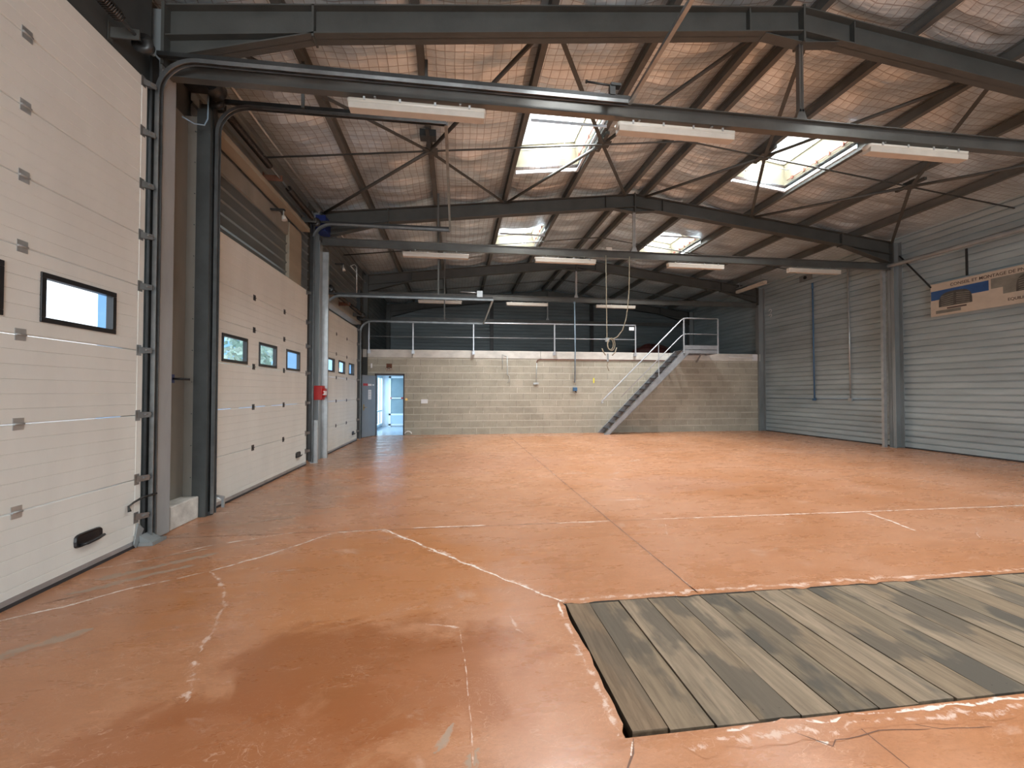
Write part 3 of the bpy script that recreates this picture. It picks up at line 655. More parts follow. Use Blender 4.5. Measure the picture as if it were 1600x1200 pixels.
# tie beams with their centre hangers
TL = {5.1: 'long grey tie beam nearest the camera, crossing the upper picture', 10.5: 'second tie beam, mid-hall, carrying four strip lights', 15.9: 'third tie beam, above the mezzanine railing', 21.1: 'farthest tie beam, close to the dark gable wall'}
for y in Y_FR:
    z = 5.06; t = thing('tie_beam', (RX, y, z), TL[y], 'beam', 'tie beams under the roof frames')
    b = MB(); x0, x1 = XL+.02, XR-.02
    pr = [(-.095, -.05), (-.095, .05), (-.083, .05), (-.083, .005), (.083, .005), (.083, .05), (.095, .05), (.095, -.05), (.083, -.05), (.083, -.005), (-.083, -.005), (-.083, -.05)]
    b.sweep([(-a, c) for a, c in pr], [(x0, y, z+.095), (x1, y, z+.095)]); b.build('beam', 'tie', t)
    b = MB()
    for dx in (-.032, .008): b.box((RX+dx, y-.03, z+.30), (RX+dx+.024, y+.03, ZB-.1))
    b.box((RX-.006, y-.025, z+.2), (RX+.006, y+.025, ZB-.1))
    b.prism([(RX-.03, y-.03, z+.34), (RX+.03, y-.03, z+.34), (RX+.085, y-.03, z+.19), (RX-.085, y-.03, z+.19)], (0, .06, 0))
    b.build('hanger', 'galv' if y > 5.2 else 'tie', t)

# purlins
pn = ['first purlin up from the left eave', 'second purlin up from the left eave', 'third purlin from the left eave, left edge of the left skylights', 'fourth purlin from the left eave, right edge of the left skylights', 'left one of the two purlins at the ridge',
      'right one of the two purlins at the ridge', 'fourth purlin from the right eave, left edge of the right skylights', 'third purlin from the right eave, right edge of the right skylights', 'second purlin up from the right eave', 'first purlin up from the right eave']
for x, lab in zip(PUR, pn):
    b = MB(); zt = zr(x, ZT); h = .19
    pr = [(-.045, 0), (.045, 0), (.045, .01), (.004, .01), (.004, h-.01), (.045, h-.01), (.045, h), (-.045, h), (-.045, h-.01), (-.004, h-.01), (-.004, .01), (-.045, .01)]
    n = len(pr); y0, y1 = YN+.1, YB-.05
    b.poly([(x+a, y0, zt+c) for a, c in pr] + [(x+a, y1, zt+c) for a, c in pr], [(i, (i+1) % n, n+(i+1) % n, n+i) for i in range(n)] + [tuple(range(n))[::-1], tuple(range(n, 2*n))])
    b.build('roof_purlin', 'purlin', label='long brown-grey steel ' + lab, cat='purlin', group='roof purlins')

# roof bracing: four crossed pairs in the first bay, and the rods across each bay
YM = 7.9
CR = [(-3.1, -.5, 1.2, 'leftmost'), (1.25, 2.84, 4.35, 'second from the left'), (4.9, 6.33, 7.9, 'third from the left'), (8.0, 9.8, 12.25, 'rightmost')]
for xa, xc, xb, nm in CR:
    zc = zr(xc, ZT)-.10; t = thing('roof_brace', (xc, YM, zc), 'crossed flat-steel roof brace, %s of the four between the first two frames' % nm, 'brace', 'crossed roof braces')
    for x, y in ((xa, 5.2), (xb, 5.2), (xa, 10.4), (xb, 10.4)):
        b = MB(); z1 = zr(x, ZT)-.04
        if (x == xa) != (y < 6): b.tube([(xc, YM, zc), (x, y, z1)], .032, 10)
        else: b.bar((xc, YM, zc-.01), (x, y, z1-.02), .065, .014)
        b.build('brace_rod', 'frame', t)
    b = MB(); b.box((xc-.13, YM-.10, zc-.008), (xc+.15, YM+.12, zc+.008)); b.box((xc-.035, YM-.30, zc+.01), (xc+.035, YM+.30, zc+.07)); b.box((xc-.05, YM-.12, zc+.01), (xc-.02, YM+.12, zc+.12)); b.build('gusset', 'frame', t)
    if xc == -.5: b = MB(); b.box((xc-.14, YM-.52, zc-.03), (xc+.14, YM-.34, zc+.09)); b.box((xc-.03, YM-.75, zc-.06), (xc+.03, YM-.2, zc-.02)); b.build('junction_unit', 'darksteel', t)
for y, nm in ((7.9, 'thin rod running up and down the roof slopes midway between the first and second frames'), (13.25, 'thin rod across the roof between the second and third frames'), (18.5, 'thin rod across the roof above the mezzanine')):
    b = MB(); b.tube([(XL-.2, y, zr(XL, ZT)-.12), (RX, y, ZT-.12), (XR+.2, y, zr(XR, ZT)-.12)], .017, 8); b.build('tie_rod', 'frame', label=nm, cat='rod', group='rods across the roof')

# ------------------------------------------------------------------ SKYLIGHTS
sn = {(1, 5.1): 'large left skylight above the nearest bay, blazing white', (0, 5.1): 'large right skylight above the nearest bay, white opener box on its curb',
      (1, 10.5): 'smaller-looking left skylight between the second and third frames', (0, 10.5): 'smaller-looking right skylight between the second and third frames'}
for (x0, x1, y0, y1) in SKYL:
    left = x0 < RX; fy = [v for v in (-5.7, -.3, 5.1, 10.5) if abs(v+2.2-y0) < .01][0]
    xm, ym = (x0+x1)/2, (y0+y1)/2
    lab = sn.get((int(left), fy)) or '%s unseen skylight added for light in the %s bay, %s the camera' % ('left' if left else 'right', 'second' if fy < -1 else 'first', 'far behind' if fy < -1 else 'above')
    t = thing('skylight', (xm, ym, zr(xm, ZF)), lab, 'skylight', 'roof skylights')
    hz = .42; ins = .10; b = MB(); lo, hi = [], []
    for x, y in ((x0, y0), (x1, y0), (x1, y1), (x0, y1)):
        lo.append((x, y, zr(x, ZF)-.03)); hi.append((x+(ins if x == x0 else -ins), y+(ins if y == y0 else -ins), zr(x, ZF)+hz))
    b.poly(lo+hi, [(0, 1, 5, 4), (1, 2, 6, 5), (2, 3, 7, 6), (3, 0, 4, 7)])
    for i in range(4):
        p, q = Vector(hi[i]), Vector(hi[(i+1) % 4]); b.bar(p, q, .03, .03)
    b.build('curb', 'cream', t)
    b = MB(); n = 10; g = []
    for j in range(n+1):
        for i in range(n+1):
            u, v = i/n, j/n; x = hi[0][0]+(hi[1][0]-hi[0][0])*u; y = hi[0][1]+(hi[3][1]-hi[0][1])*v
            g.append((x, y, zr(x, ZF)+hz+.01+.10*(math.sin(math.pi*u)*math.sin(math.pi*v))**.5))
    b.poly(g, [(j*(n+1)+i, j*(n+1)+i+1, (j+1)*(n+1)+i+1, (j+1)*(n+1)+i) for j in range(n) for i in range(n)], 0, True); b.build('dome', 'dome', t)
    b = MB()                                                              # pale angle trim at the foot of the curb
    zt = lambda x: zr(x, ZT)+.01
    b.prism([(x0, y1, zt(x0)), (x1, y1, zt(x1)), (x1, y1, zt(x1)+.09), (x0, y1, zt(x0)+.09)], (0, .012, 0)); b.prism([(x0, y1+.012, zt(x0)), (x1, y1+.012, zt(x1)), (x1, y1-.05, zt(x1)), (x0, y1-.05, zt(x0))], (0, 0, .008))
    xo = x1 if not left else x1
    b.box((xo-.05, y0, zt(xo)), (xo+.01, y1, zt(xo)+.008)); b.box((xo, y0, zt(xo)), (xo+.012, y1, zt(xo)+.09)); b.box((x0, y0-.012, zt(x0)), (x1, y0, zt(x0)+.05))
    b.build('trim_frame', 'whitetrim', t)
    b = MB(); xs_ = x0+(x1-x0)*(.72 if left else .2)
    b.tube([(x0+.1, y1-.22, zr(x0, ZF)+.22), (x1-.08, y1-.22, zr(x1, ZF)+.22)], .012, 8); b.tube([(xs_, y0+.15, zr(xs_, ZF)+.40), (xs_, y1-.22, zr(xs_, ZF)+.24)], .011, 8); b.build('opener_rod', 'galv', t)
    b = MB(); b.box((xs_-.06, y1-.28, zr(xs_, ZF)+.0), (xs_+.06, y1-.18, zr(xs_, ZF)+.22)); b.build('opener_box', 'white', t, bevel=.01)
    b = MB(); xx = x1-.04; b.tube([(xx, y0+.1, zr(xx, ZF)+.03), (xx, y1-.12, zr(xx, ZF)+.03)], .012, 8)
    for k in range(5): yy = y0+.25+k*.33; b.box((xx-.03, yy-.02, zr(xx, ZF)-.01), (xx+.01, yy+.02, zr(xx, ZF)+.06))
    b.build('pipe', 'copper', t)

# ------------------------------------------------------------------ STRIP LIGHTS
def strip(loc, lab, grp='strip lights under the tie beams'):
    x, y, z = loc; t = thing('strip_light', loc, lab, 'ceiling lamp', grp); L = 1.62/2
    b = MB(); ends = []
    pr = [(-.07, .05), (-.06, .115), (.06, .115), (.07, .05)]
    b.sweep([(c-.03, a) for a, c in pr][::-1], [(x-L+.02, y, z+.03), (x+L-.02, y, z+.03)]); b.build('housing', 'lampbody', t, bevel=.006)
    b = MB(); n = 8; rings = []
    for k, (dx, s) in enumerate(((-L, .55), (-L+.012, .85), (-L+.035, 1), (L-.035, 1), (L-.012, .85), (L, .55))):
        rings.append([(x+dx, y+math.cos(math.pi*i/n)*.074*s, z+.054-math.sin(math.pi*i/n)*.072*s) for i in range(n+1)])
    v = [p for r_ in rings for p in r_]; m = n+1
    b.poly(v, [(k*m+i, k*m+i+1, (k+1)*m+i+1, (k+1)*m+i) for k in range(5) for i in range(n)] + [tuple(range(m))[::-1], tuple(range(5*m, 6*m))] + [(k*m, (k+1)*m, (k+1)*m+n, k*m+n) for k in range(5)], 0, True); b.build('diffuser', 'lightcream', t)
    for k in range(4):
        xx = x-L+.2+k*(2*L-.4)/3; b = MB(); b.box((xx-.012, y-.080, z+.035), (xx+.012, y-.070, z+.075)); b.build('clip', 'galv', t)
    for xx in (x-.5, x+.5): b = MB(); b.box((xx-.012, y-.02, z+.112), (xx+.012, y+.02, z+.124)); b.build('bracket', 'galv', t)
    return t
L0 = strip((-.46, 5.1, 4.935), 'strip light left of centre under the nearest tie beam')
for x, y, lab in ((2.82, 5.1, 'middle strip light under the nearest tie beam'), (6.42, 5.1, 'rightmost strip light under the nearest tie beam'),
                  (-.5, 10.5, 'leftmost strip light under the second tie beam'), (2.77, 10.5, 'second strip light from the left under the second tie beam'), (6.34, 10.5, 'third strip light from the left under the second tie beam'), (9.87, 10.5, 'rightmost strip light under the second tie beam'),
                  (-.6, 15.9, 'left strip light under the third tie beam'), (2.68, 15.9, 'middle strip light under the third tie beam'), (6.22, 15.9, 'right strip light under the third tie beam')):
    copy_tree(L0, (x, y, 4.935), lab)
q = copy_tree(L0, (11.27, 14.9, 5.62), 'strip light running front to back below the roof in the far right corner'); q.rotation_euler = (0, 0, math.radians(90))
b = MB(); b.box((11.22, 14.1, 5.745), (11.32, 15.7, 5.775)); b.box((11.245, 14.3, 5.77), (11.265, 14.32, 5.98)); b.box((11.245, 15.5, 5.77), (11.265, 15.52, 5.98)); b.build('lamp_rail', 'galv', label='short rail above the strip light in the far right corner', cat='rail')

# ------------------------------------------------------------------ OVERHEAD DOORS
def rowprof(z0, z1, x, n=6, dep=.004, gw=.006):
    """groove profile between z0 and z1; returns (x, z) list"""
    out = [(x-.006, z0), (x, z0+.006)]; h = (z1-z0)/n
    for i in range(1, n):
        z = z0+h*i; out += [(x, z-gw/2), (x-dep, z), (x, z+gw/2)]
    out += [(x, z1-.006), (x-.006, z1)]; return out
def strip_panel(mb, pr, y0, y1):
    for (xa, za), (xb, zb) in zip(pr, pr[1:]): mb.poly([(xa, y0, za), (xa, y1, za), (xb, y1, zb), (xb, y0, zb)], [(0, 1, 2, 3)][::1])
def clip_prof(pr, a, b2): 
    out = []
    for (xa, za), (xb, zb) in zip(pr, pr[1:]):
        if zb <= a or za >= b2: continue
        if not out: out.append((xa, max(za, a)))
        out.append((xb, min(zb, b2)))
    return out
def odoor(num, y0, y1, ztop, seams, wins, wz, wrow, hinges, lab, handle_y, edges_at):
    d = thing('door_%d' % num, (DX, (y0+y1)/2, 0), lab, 'overhead door', None, 'structure')
    zs = [.02] + seams + [ztop]; T = .045
    for r_, (za, zb) in enumerate(zip(zs, zs[1:])):
        pr = rowprof(za+.003, zb-.003, DX, max(2, round((zb-za)/.108))); b = MB()
        if r_ == wrow:
            strip_panel(b, clip_prof(pr, za, wz[0]+.03), y0, y1); strip_panel(b, clip_prof(pr, wz[1]-.03, zb), y0, y1)
            ed = [y0] + [v for w in wins for v in (w[0]+.03, w[1]-.03)] + [y1]
            for a, c in zip(ed[::2], ed[1::2]): strip_panel(b, clip_prof(pr, wz[0]+.03, wz[1]-.03), a, c)
        else: strip_panel(b, pr, y0, y1)
        # returns and outer skin
        if r_ != wrow: b.box((DX-T, y0, za+.004), (DX-.008, y1, zb-.004))
        else:
            b.box((DX-T, y0, za+.004), (DX-.008, y1, wz[0]+.02)); b.box((DX-T, y0, wz[1]-.02), (DX-.008, y1, zb-.004))
            for a, c in zip(ed[::2], ed[1::2]): b.box((DX-T, a-.01 if a != y0 else a, wz[0]+.02), (DX-.008, c+.01 if c != y1 else c, wz[1]-.02))
        b.build('door_section', 'door', d)
    for (a, c) in wins:
        b = MB(); w = .042
        for bx in (((a, wz[0]), (c, wz[0]+w)), ((a, wz[1]-w), (c, wz[1])), ((a, wz[0]+w), (a+w, wz[1]-w)), ((c-w, wz[0]+w), (c, wz[1]-w))):
            b.box((DX-T-.005, bx[0][0], bx[0][1]), (DX+.012, bx[1][0], bx[1][1]))
        f = b.build('window_frame', 'black', d, bevel=.004)
        b = MB(); b.box((DX-.03, a+w, wz[0]+w), (DX-.024, c-w, wz[1]-w)); b.build('pane', 'pane', f)
    for z in seams:
        for hy in hinges:
            b = MB(); b.box((DX, hy-.04, z-.045), (DX+.004, hy+.04, z-.006)); b.box((DX, hy-.04, z+.006), (DX+.004, hy+.04, z+.045)); b.tube([(DX+.008, hy-.038, z), (DX+.008, hy+.038, z)], .008, 8)
            b.build('hinge', 'galv' if num == 1 else 'black', d)
    for ey, sg in edges_at:                                                # edge hinges with roller arms
        for z in [.30] + seams + [ztop-.05]:
            b = MB(); b.box((DX, ey-sg*.055-.03, z-.055), (DX+.005, ey-sg*.055+.03, z+.055))
            b.prism([(DX+.004, ey-sg*.06, z-.03), (DX+.065, ey+sg*.025, z-.022), (DX+.065, ey+sg*.025, z+.032), (DX+.004, ey-sg*.06, z+.035)], (0, sg*.012, 0))
            b.prism([(DX+.004, ey-sg*.02, z-.03), (DX+.065, ey+sg*.035, z-.02), (DX+.004, ey+sg*.0, z-.03)], (0, 0, .045))
            b.tube([(DX+.05, ey-sg*.03, z+.008), (DX+.05, ey+sg*.06, z+.008)], .009, 8)
            b.build('roller_hinge', 'track', d)
    if num == 1:
        b = MB(); b.box((DX, y1-.075, .12), (DX+.004, y1-.004, ztop-.02)); b.build('edge_cap', 'door', d, label='smooth cream edge strip')
    b = MB(); b.box((DX-.04, y0, .0), (DX+.006, y1, .028), 0); b.box((DX-.045, y0, .028), (DX+.003, y1, .075 if num != 1 else .07), 1); b.build('bottom_seal', ['rubber', 'alu'], d)
    # recessed handle plate with its grip
    hy = handle_y; w = .145 if num == 1 else .13
    b = MB(); zc = .29; n = 20; ring = []
    for i in range(n):
        a = 2*math.pi*i/n; ca, sa = math.cos(a), math.sin(a); ring.append((hy+w*math.copysign(abs(ca)**.45, ca), zc+.062*math.copysign(abs(sa)**.45, sa)))
    b.poly([(DX+.001, p, q_) for p, q_ in ring] + [(DX+.016, hy+(p-hy)*.93, zc+(q_-zc)*.9) for p, q_ in ring] + [(DX+.005, hy+(p-hy)*.78, zc+(q_-zc)*.62) for p, q_ in ring],
           [(i, (i+1) % n, n+(i+1) % n, n+i) for i in range(n)] + [(n+i, n+(i+1) % n, 2*n+(i+1) % n, 2*n+i) for i in range(n)] + [tuple(range(2*n, 3*n))])
    h = b.build('handle', 'black', d)
    b = MB(); b.tube([(DX+.008, hy-w*.6, zc-.035), (DX+.05, hy-w*.45, zc-.03), (DX+.062, hy+w*.2, zc-.018), (DX+.05, hy+w*.75, zc-.012)], [.010, .013, .014, .012], 10); b.build('grip', 'black', h)
    return d
odoor(1, 1.23, 4.83, 4.84, [.685, 1.335, 2.0, 2.66, 3.19, 3.72, 4.27], [(1.73, 2.46), (2.73, 3.46), (3.735, 4.47)], (2.12, 2.515), 3, [3.59, 2.42], 'tall cream sectional door nearest the camera, filling the left edge', 4.215, [(4.83, 1)])
odoor(2, 6.03, 9.68, 3.79, [.685, 1.335, 1.98, 2.57, 3.09], [(6.31, 7.04), (7.42, 8.12), (8.55, 9.26)], (2.0, 2.40), 3, [7.25, 8.45], 'middle cream sectional door with three square panes', 9.2, [(9.68, 1), (6.03, -1)])
odoor(3, 10.86, 14.40, 3.67, [.67, 1.335, 1.97, 2.61, 3.15], [(11.1, 11.78), (12.16, 12.84), (13.28, 13.95)], (2.10, 2.46), 3, [11.95, 13.05], 'farthest cream sectional door, beside the block wall', 13.85, [(14.40, 1), (10.86, -1)])

# spring bolt and lock on the first door, plus the bent foot plate
b = MB(); b.tube([(DX+.01, 4.66, .44), (DX+.03, 4.70, .47), (DX+.05, 4.80, .50), (DX+.09, 4.93, .505)], [.007, .01, .012, .012], 8); b.tube([(DX+.012, 4.655, .45), (DX+.03, 4.65, .39)], [.006, .017], 10); b.build('door_bolt', 'darksteel', label='small hand bolt with black knob at the right edge of the nearest door', cat='bolt')
b = MB(); b.prism([(DX+.01, 4.76, .0), (DX+.01, 4.86, .16), (DX+.01, 4.78, .24), (DX+.01, 4.73, .04)], (.012, 0, 0)); b.box((DX+.0, 4.79, .001), (DX+.15, 5.0, .035)); b.prism([(DX+.02, 4.8, .03), (DX+.14, 4.8, .03), (DX+.02, 4.8, .11)], (0, .15, 0)); b.build('foot_plate', 'column', label='bent grey foot plate at the base of the first door track', cat='bracket')

# ------------------------------------------------------------------ DOOR TRACKS
CPROF = [(-.022, -.030), (.022, -.030), (.022, -.024), (-.016, -.024), (-.016, .024), (.022, .024), (.022, .030), (-.022, .030)]
def track_path(y, ztrack, xend, r=.38, xv=-3.10, zb=.02):
    return [(xv, y, zb), (xv, y, ztrack-r)] + arc(xv+r, ztrack-r, r, 180, 90, 12, y)[1:] + [(xend, y, ztrack)]
def tracks(lab, yn, yf, z, xend, near=True, far=True, xn=-3.17, xf=-3.15):
    t = thing('door_track', (-3.1, yn, 0), lab, 'door track', 'overhead door tracks')
    for y, on_, sg in ((yn, near, 1), (yf, far, -1)):
        if not on_: continue
        xv = xn if y == yn else xf
        b = MB(); b.sweep(CPROF, track_path(y, z, xend, xv=xv), mi=0); 
        # bright rolling lip on the room side
        lp = track_path(y, z, xend, xv=xv); b.sweep([(-.026, -.004), (-.020, -.004), (-.020, .004), (-.026, .004)], [(p[0], p[1]+.03*sg, p[2]) for p in lp]); 
        b.build('track_rail', 'track', t)
        b = MB(); b.box((xv-.06, y-.05, .05), (xv-.035, y+.05, z+.02)); b.box((xv-.06, min(y+sg*.033, y+sg*.055), .05), (xv+.01, max(y+sg*.033, y+sg*.055), z-.3)); b.build('back_angle', 'darksteel', t)
        b = MB(); b.box((xv-.02, y-.022, z+.028), (xend, y+.022, z+.075)); b.build('support_angle', 'darksteel', t)
    if near and far: b = MB(); b.bar((xend, yn, z), (xend, yf, z), .045, .045); b.build('cross_bar', 'track', t)
    return t
t1 = tracks('track of the nearest sectional door, running along the first tie beam', 4.93, 1.1, 5.155, 2.12)
b = MB(); b.tube([(1.58, 4.93, 5.37), (2.0, 4.93, 5.345)], .012, 8); b.tube([(1.58, 4.93, 5.37), (1.56, 4.93, 5.37)], .02, 8); b.box((1.86, 4.90, 5.225), (1.93, 4.96, 5.34)); b.box((1.87, 4.89, 5.335), (2.0, 4.97, 5.365)); b.build('spring_buffer', 'darksteel', t1)
t2 = tracks('track of the middle sectional door, with a squared end bar', 5.90, 9.83, 5.32, -.15, xn=-3.085)
t3 = tracks('lowest track, belonging to the farthest sectional door', 10.74, 14.50, 3.93, .92)
b = MB(); b.tube([(.1, 10.74, 4.12), (.62, 10.74, 4.10)], .012, 8); b.box((.52, 10.70, 3.99), (.66, 10.78, 4.15)); b.build('spring_buffer', 'galv', t3)
# drop rods that hold the tracks
for (x, y, z0, tt, ztop) in ((-.42, 5.86, 5.35, t2, zr(-.42, ZT)), (-.42, 9.83, 5.35, t2, zr(-.42, ZT)), (-.45, 10.74, 4.0, t3, zr(-.45, ZT)), (-.40, 14.5, 4.0, t3, zr(-.4, ZT)), (-2.03, 5.86, 5.35, t2, zr(-2.03, ZT)), (1.9, 10.74, 4.0, None, 0)):
    if tt is None: continue
    b = MB(); b.box((x-.02, y-.012, z0), (x+.02, y+.012, ztop)); b.build('drop_rod', 'purlin', tt)
# torsion shaft with springs over the middle and far doors
for (ya, yb, z, lab) in ((1.3, 4.70, 5.02, 'torsion spring shaft above the nearest sectional door, top left corner'), (5.75, 9.9, 5.33, 'torsion spring shaft above the middle sectional door'), (10.75, 14.6, 4.12, 'torsion spring shaft above the farthest sectional door')):
    t = thing('spring_shaft', (-3.08, (ya+yb)/2, z), lab, 'spring shaft')
    b = MB(); b.tube([(-3.08, ya, z), (-3.08, yb, z)], .016, 10); b.build('shaft', 'track', t)
    for s0, s1 in ((ya+.35, ya+1.65), (yb-1.7, yb-.45)):
        b = MB(); n = int((s1-s0)/.022); pts = []
        for i in range(n*6+1): a = i/6*2*math.pi; pts.append((-3.08+.052*math.cos(a), s0+(s1-s0)*i/(n*6), z+.052*math.sin(a)))
        b.tube(pts, .0085, 4); b.build('spring', 'spring', t)
    for yy in (ya+.12, yb-.12):
        b = MB(); b.tube([(-3.08, yy-.04, z), (-3.08, yy-.035, z), (-3.08, yy+.02, z), (-3.08, yy+.04, z)], [.03, .10, .07, .07], 18); b.build('cable_drum', 'darksteel', t)
    for yy in (ya+.25, (ya+yb)/2, yb-.25):
        b = MB(); xq = -3.29 if ya < 2 else -3.35; b.box((xq-.005, yy-.03, z-.09), (xq, yy+.03, z+.09)); b.box((xq, yy-.006, z-.05), (-3.04, yy+.006, z+.05)); b.build('bearing_plate', 'brownstain' if yy == (ya+yb)/2 else 'frame', t)
# cream timber beam under the springs, steel beam and eaves angle
b = MB(); b.box((-3.34, 5.9, 5.05), (-3.16, 9.62, 5.14)); b.build('timber_beam', 'timber', label='pale timber beam above the middle door, below the springs', cat='beam', bevel=.006)
b = MB(); b.box((-3.368, 5.9, 4.72), (-3.345, 8.9, 5.0)); b.build('backing_board', 'recess', label='grey board below the pale timber beam over the middle door', cat='board')
b = MB(); b.box((-3.36, 10.8, 3.80), (-3.12, 14.4, 3.88)); b.box((-3.375, 10.7, 3.86), (-3.362, 14.9, 4.4)); b.build('lintel_beam', 'recess', label='grey lintel beam over the farthest sectional door', cat='beam')
b = MB(); b.tube([(-3.12, 5.2, 5.83), (-3.12, 10.4, 5.83)], .022, 8); b.build('eaves_pipe', 'galv', label='thin pale pipe along the left eave over the middle door', cat='pipe')
b = MB(); b.tube([(-3.12, 10.7, 5.86), (-3.12, 15.7, 5.86)], .022, 8); b.build('eaves_pipe', 'galv', label='thin pale pipe along the left eave over the farthest door', cat='pipe')
b = MB(); b.tube([(-3.1, 12.9, 5.3), (-2.98, 12.9, 5.34), (-2.92, 12.9, 5.28), (-2.92, 12.9, 4.5)], .014, 8); b.tube([(-3.1, 12.9, 5.3), (-3.1, 15.0, 5.34)], .014, 8); b.build('bent_conduit', 'galv', label='bent white conduit hanging over the farthest door', cat='conduit')
for y, z, lab in ((8.1, 4.75, 'small spot lamp on the cladding over the middle door'), (12.2, 5.0, 'small spot lamp on the cladding over the farthest door')):
    t = thing('spot_lamp', (-3.2, y, z), lab, 'lamp', 'small wall spot lamps'); b = MB(); b.box((-3.34, y-.03, z+.12), (-3.10, y+.03, z+.15)); b.build('bracket', 'darksteel', t)
    b = MB(); b.tube([(-3.12, y, z+.13), (-3.12, y, z+.04), (-3.12, y, z+.03), (-3.10, y, z-.05)], [.012, .014, .03, .05], 12); b.build('lamp_head', 'lampbody', t)
# fan-like motor black block at the top of the second track post
b = MB(); b.tube([(-3.05, 5.62, 5.42), (-3.05, 5.80, 5.42)], [.10, .12], 18); b.box((-3.3, 5.55, 5.32), (-3.05, 5.70, 5.5)); b.build('door_motor', 'darksteel', label='round black drive unit at the top of the post beside the middle door', cat='motor')
b = MB(); b.tube([(-3.25, 5.45, 4.86), (-3.18, 5.56, 4.85), (-3.12, 5.66, 4.90), (-3.1, 5.69, 5.0), (-3.1, 5.7, 5.3)], .008, 8); b.build('control_cable', 'bluegrey', label='looped grey cable beside the top of the post', cat='cable')
# posts beside the columns
b = MB(); b.box((-3.29, 5.81, 0), (-3.13, 5.835, 5.2)); b.box((-3.155, 5.835, 0), (-3.13, 5.87, 5.2)); b.box((-3.29, 5.835, 0), (-3.265, 5.87, 5.2))
for k in range(12): b.tube([(-3.305, 5.812, .5+k*.4), (-3.305, 5.805, .5+k*.4)], .006, 8)
b.build('door_post', 'darkpost', label='dark grey steel post left of the middle door', cat='post')
b = MB(); b.box((-3.40, 5.215, .36), (-3.30, 5.42, 5.1)); b.box((-3.30, 5.215, .36), (-3.285, 5.28, 5.1)); b.build('guard_post', 'column', label='blue-grey upright set into the recess beside the first column', cat='post')
b = MB(); b.box((-3.189, 5.0, .01), (-3.178, 5.22, 5.1)); b.build('column_cover', 'cover', label='flat grey cover strip on the face of the first left column', cat='cover plate', bevel=.003)
b = MB(); b.box((-3.30, 10.62, 0), (-3.06, 10.68, 4.95)); b.build('door_post', 'galv', label='pale steel post left of the farthest door', cat='post')
b = MB(); b.box((-3.2, 9.88, 0), (-3.05, 9.93, .95)); b.build('track_guard', 'galv', label='short pale guard at the foot of the middle door track', cat='guard')
b = MB(); b.box((-3.395, 15.0, 0), (-3.27, 15.1, 5.1)); b.build('door_post', 'darksteel', label='dark post between the farthest door and the block wall', cat='post')
for k in range(3):
    pass
# red call box, blue boxes, blue lever, cone bracket
t = thing('call_box', (-3.08, 10.07, 1.40), 'red emergency box on the column between the middle and farthest doors', 'control box')
b = MB(); b.box((-3.178, 9.96, 1.40), (-2.99, 10.2, 1.72)); b.build('box', 'red', t, bevel=.015)
b = MB(); b.tube([(-2.99, 10.10, 1.56), (-2.945, 10.10, 1.56)], [.11, .10], 20); b.build('button_ring', 'red', t)
b = MB(); b.box((-2.99, 10.0, 1.51), (-2.94, 10.16, 1.60)); b.build('label_plate', 'white', t)
b = MB(); b.box((-3.189, 10.0, 1.45), (-3.178, 10.5, 1.67)); b.build('mounting_plate', 'darksteel', t)
b = MB(); b.box((-3.188, 10.05, 5.26), (-2.97, 10.45, 5.62)); b.build('blue_box', 'blue', label='dark blue box at the top of the column by the middle door', cat='box', bevel=.01)
t = thing('lever_valve', (-3.3, 5.45, 1.72), 'small dark blue lever on the recess panel beside the first column', 'lever'); b = MB(); b.box((-3.38, 5.40, 1.68), (-3.30, 5.47, 1.78)); b.build('valve_body', 'blue', t)
b = MB(); b.tube([(-3.30, 5.44, 1.73), (-3.16, 5.52, 1.725)], [.012, .016], 10); b.build('lever', 'black', t)
b = MB(); b.tube([(-3.16, 5.92, 0), (-3.16, 5.92, .02), (-3.14, 5.92, .17), (-3.14, 5.92, .18)], [.06, .05, .035, .02], 12); b.build('guide_block', 'rubber', label='black rubber block at the foot of the dark post', cat='block')
b = MB(); b.prism([(-3.14, 5.98, .25), (-3.02, 6.02, .20), (-3.02, 6.02, .06), (-3.05, 6.02, .06), (-3.05, 6.02, .17), (-3.14, 5.98, .21)], (.0, .03, 0)); b.build('door_catch', 'galv', label='bright hooked catch at the lower left corner of the middle door', cat='catch')

# ------------------------------------------------------------------ OFFICE DOORWAY, LEAF AND THE ROOM BEHIND
b = MB(); y0, y1 = YBLK-.03, YBLK+T
b.box((-2.93, y0, 0), (-2.885, y1, 2.235)); b.box((-1.925, y0, 0), (-1.88, y1, 2.235)); b.box((-2.93, y0, 2.19), (-1.88, y1, 2.25)); b.build('trim_5', 'doorframe', origin=(0, 0, 0), kind='structure')
hx, hy = -2.90, YBLK-.05; tx, ty = -3.195, 15.10
d = thing('door_4', (hx, hy, 0), 'grey-blue steel door leaf standing open beside the office doorway', 'door', None, 'structure')
dv = Vector((tx-hx, ty-hy, 0)); ln = dv.length; dv.normalize(); nv = Vector((-dv.y, dv.x, 0))      # nv points into the hall
if nv.x < 0: nv = -nv
def onleaf(u0, u1, z0, z1, o0, o1):
    p = [Vector((hx, hy, 0)) + dv*u + nv*o for o in (o0, o1) for u in (u0, u1)]
    return [(q.x, q.y, z) for z in (z0, z1) for q in p]
def lbox(mb, *a): mb.poly(onleaf(*a), [(0, 2, 3, 1), (4, 5, 7, 6), (0, 1, 5, 4), (2, 6, 7, 3), (0, 4, 6, 2), (1, 3, 7, 5)])
b = MB(); lbox(b, 0, ln, .015, 2.17, -.04, 0); b.build('leaf_panel', 'leaf', d)
b = MB(); lbox(b, ln*.62, ln*.96, 1.80, 1.88, .001, .005); b.build('red_sign', 'red', d)
b = MB(); lbox(b, ln*.33, ln*.6, 1.80, 1.87, .001, .005); lbox(b, ln*.12, ln*.26, 1.81, 1.86, .001, .005); b.build('white_sign', 'white', d)
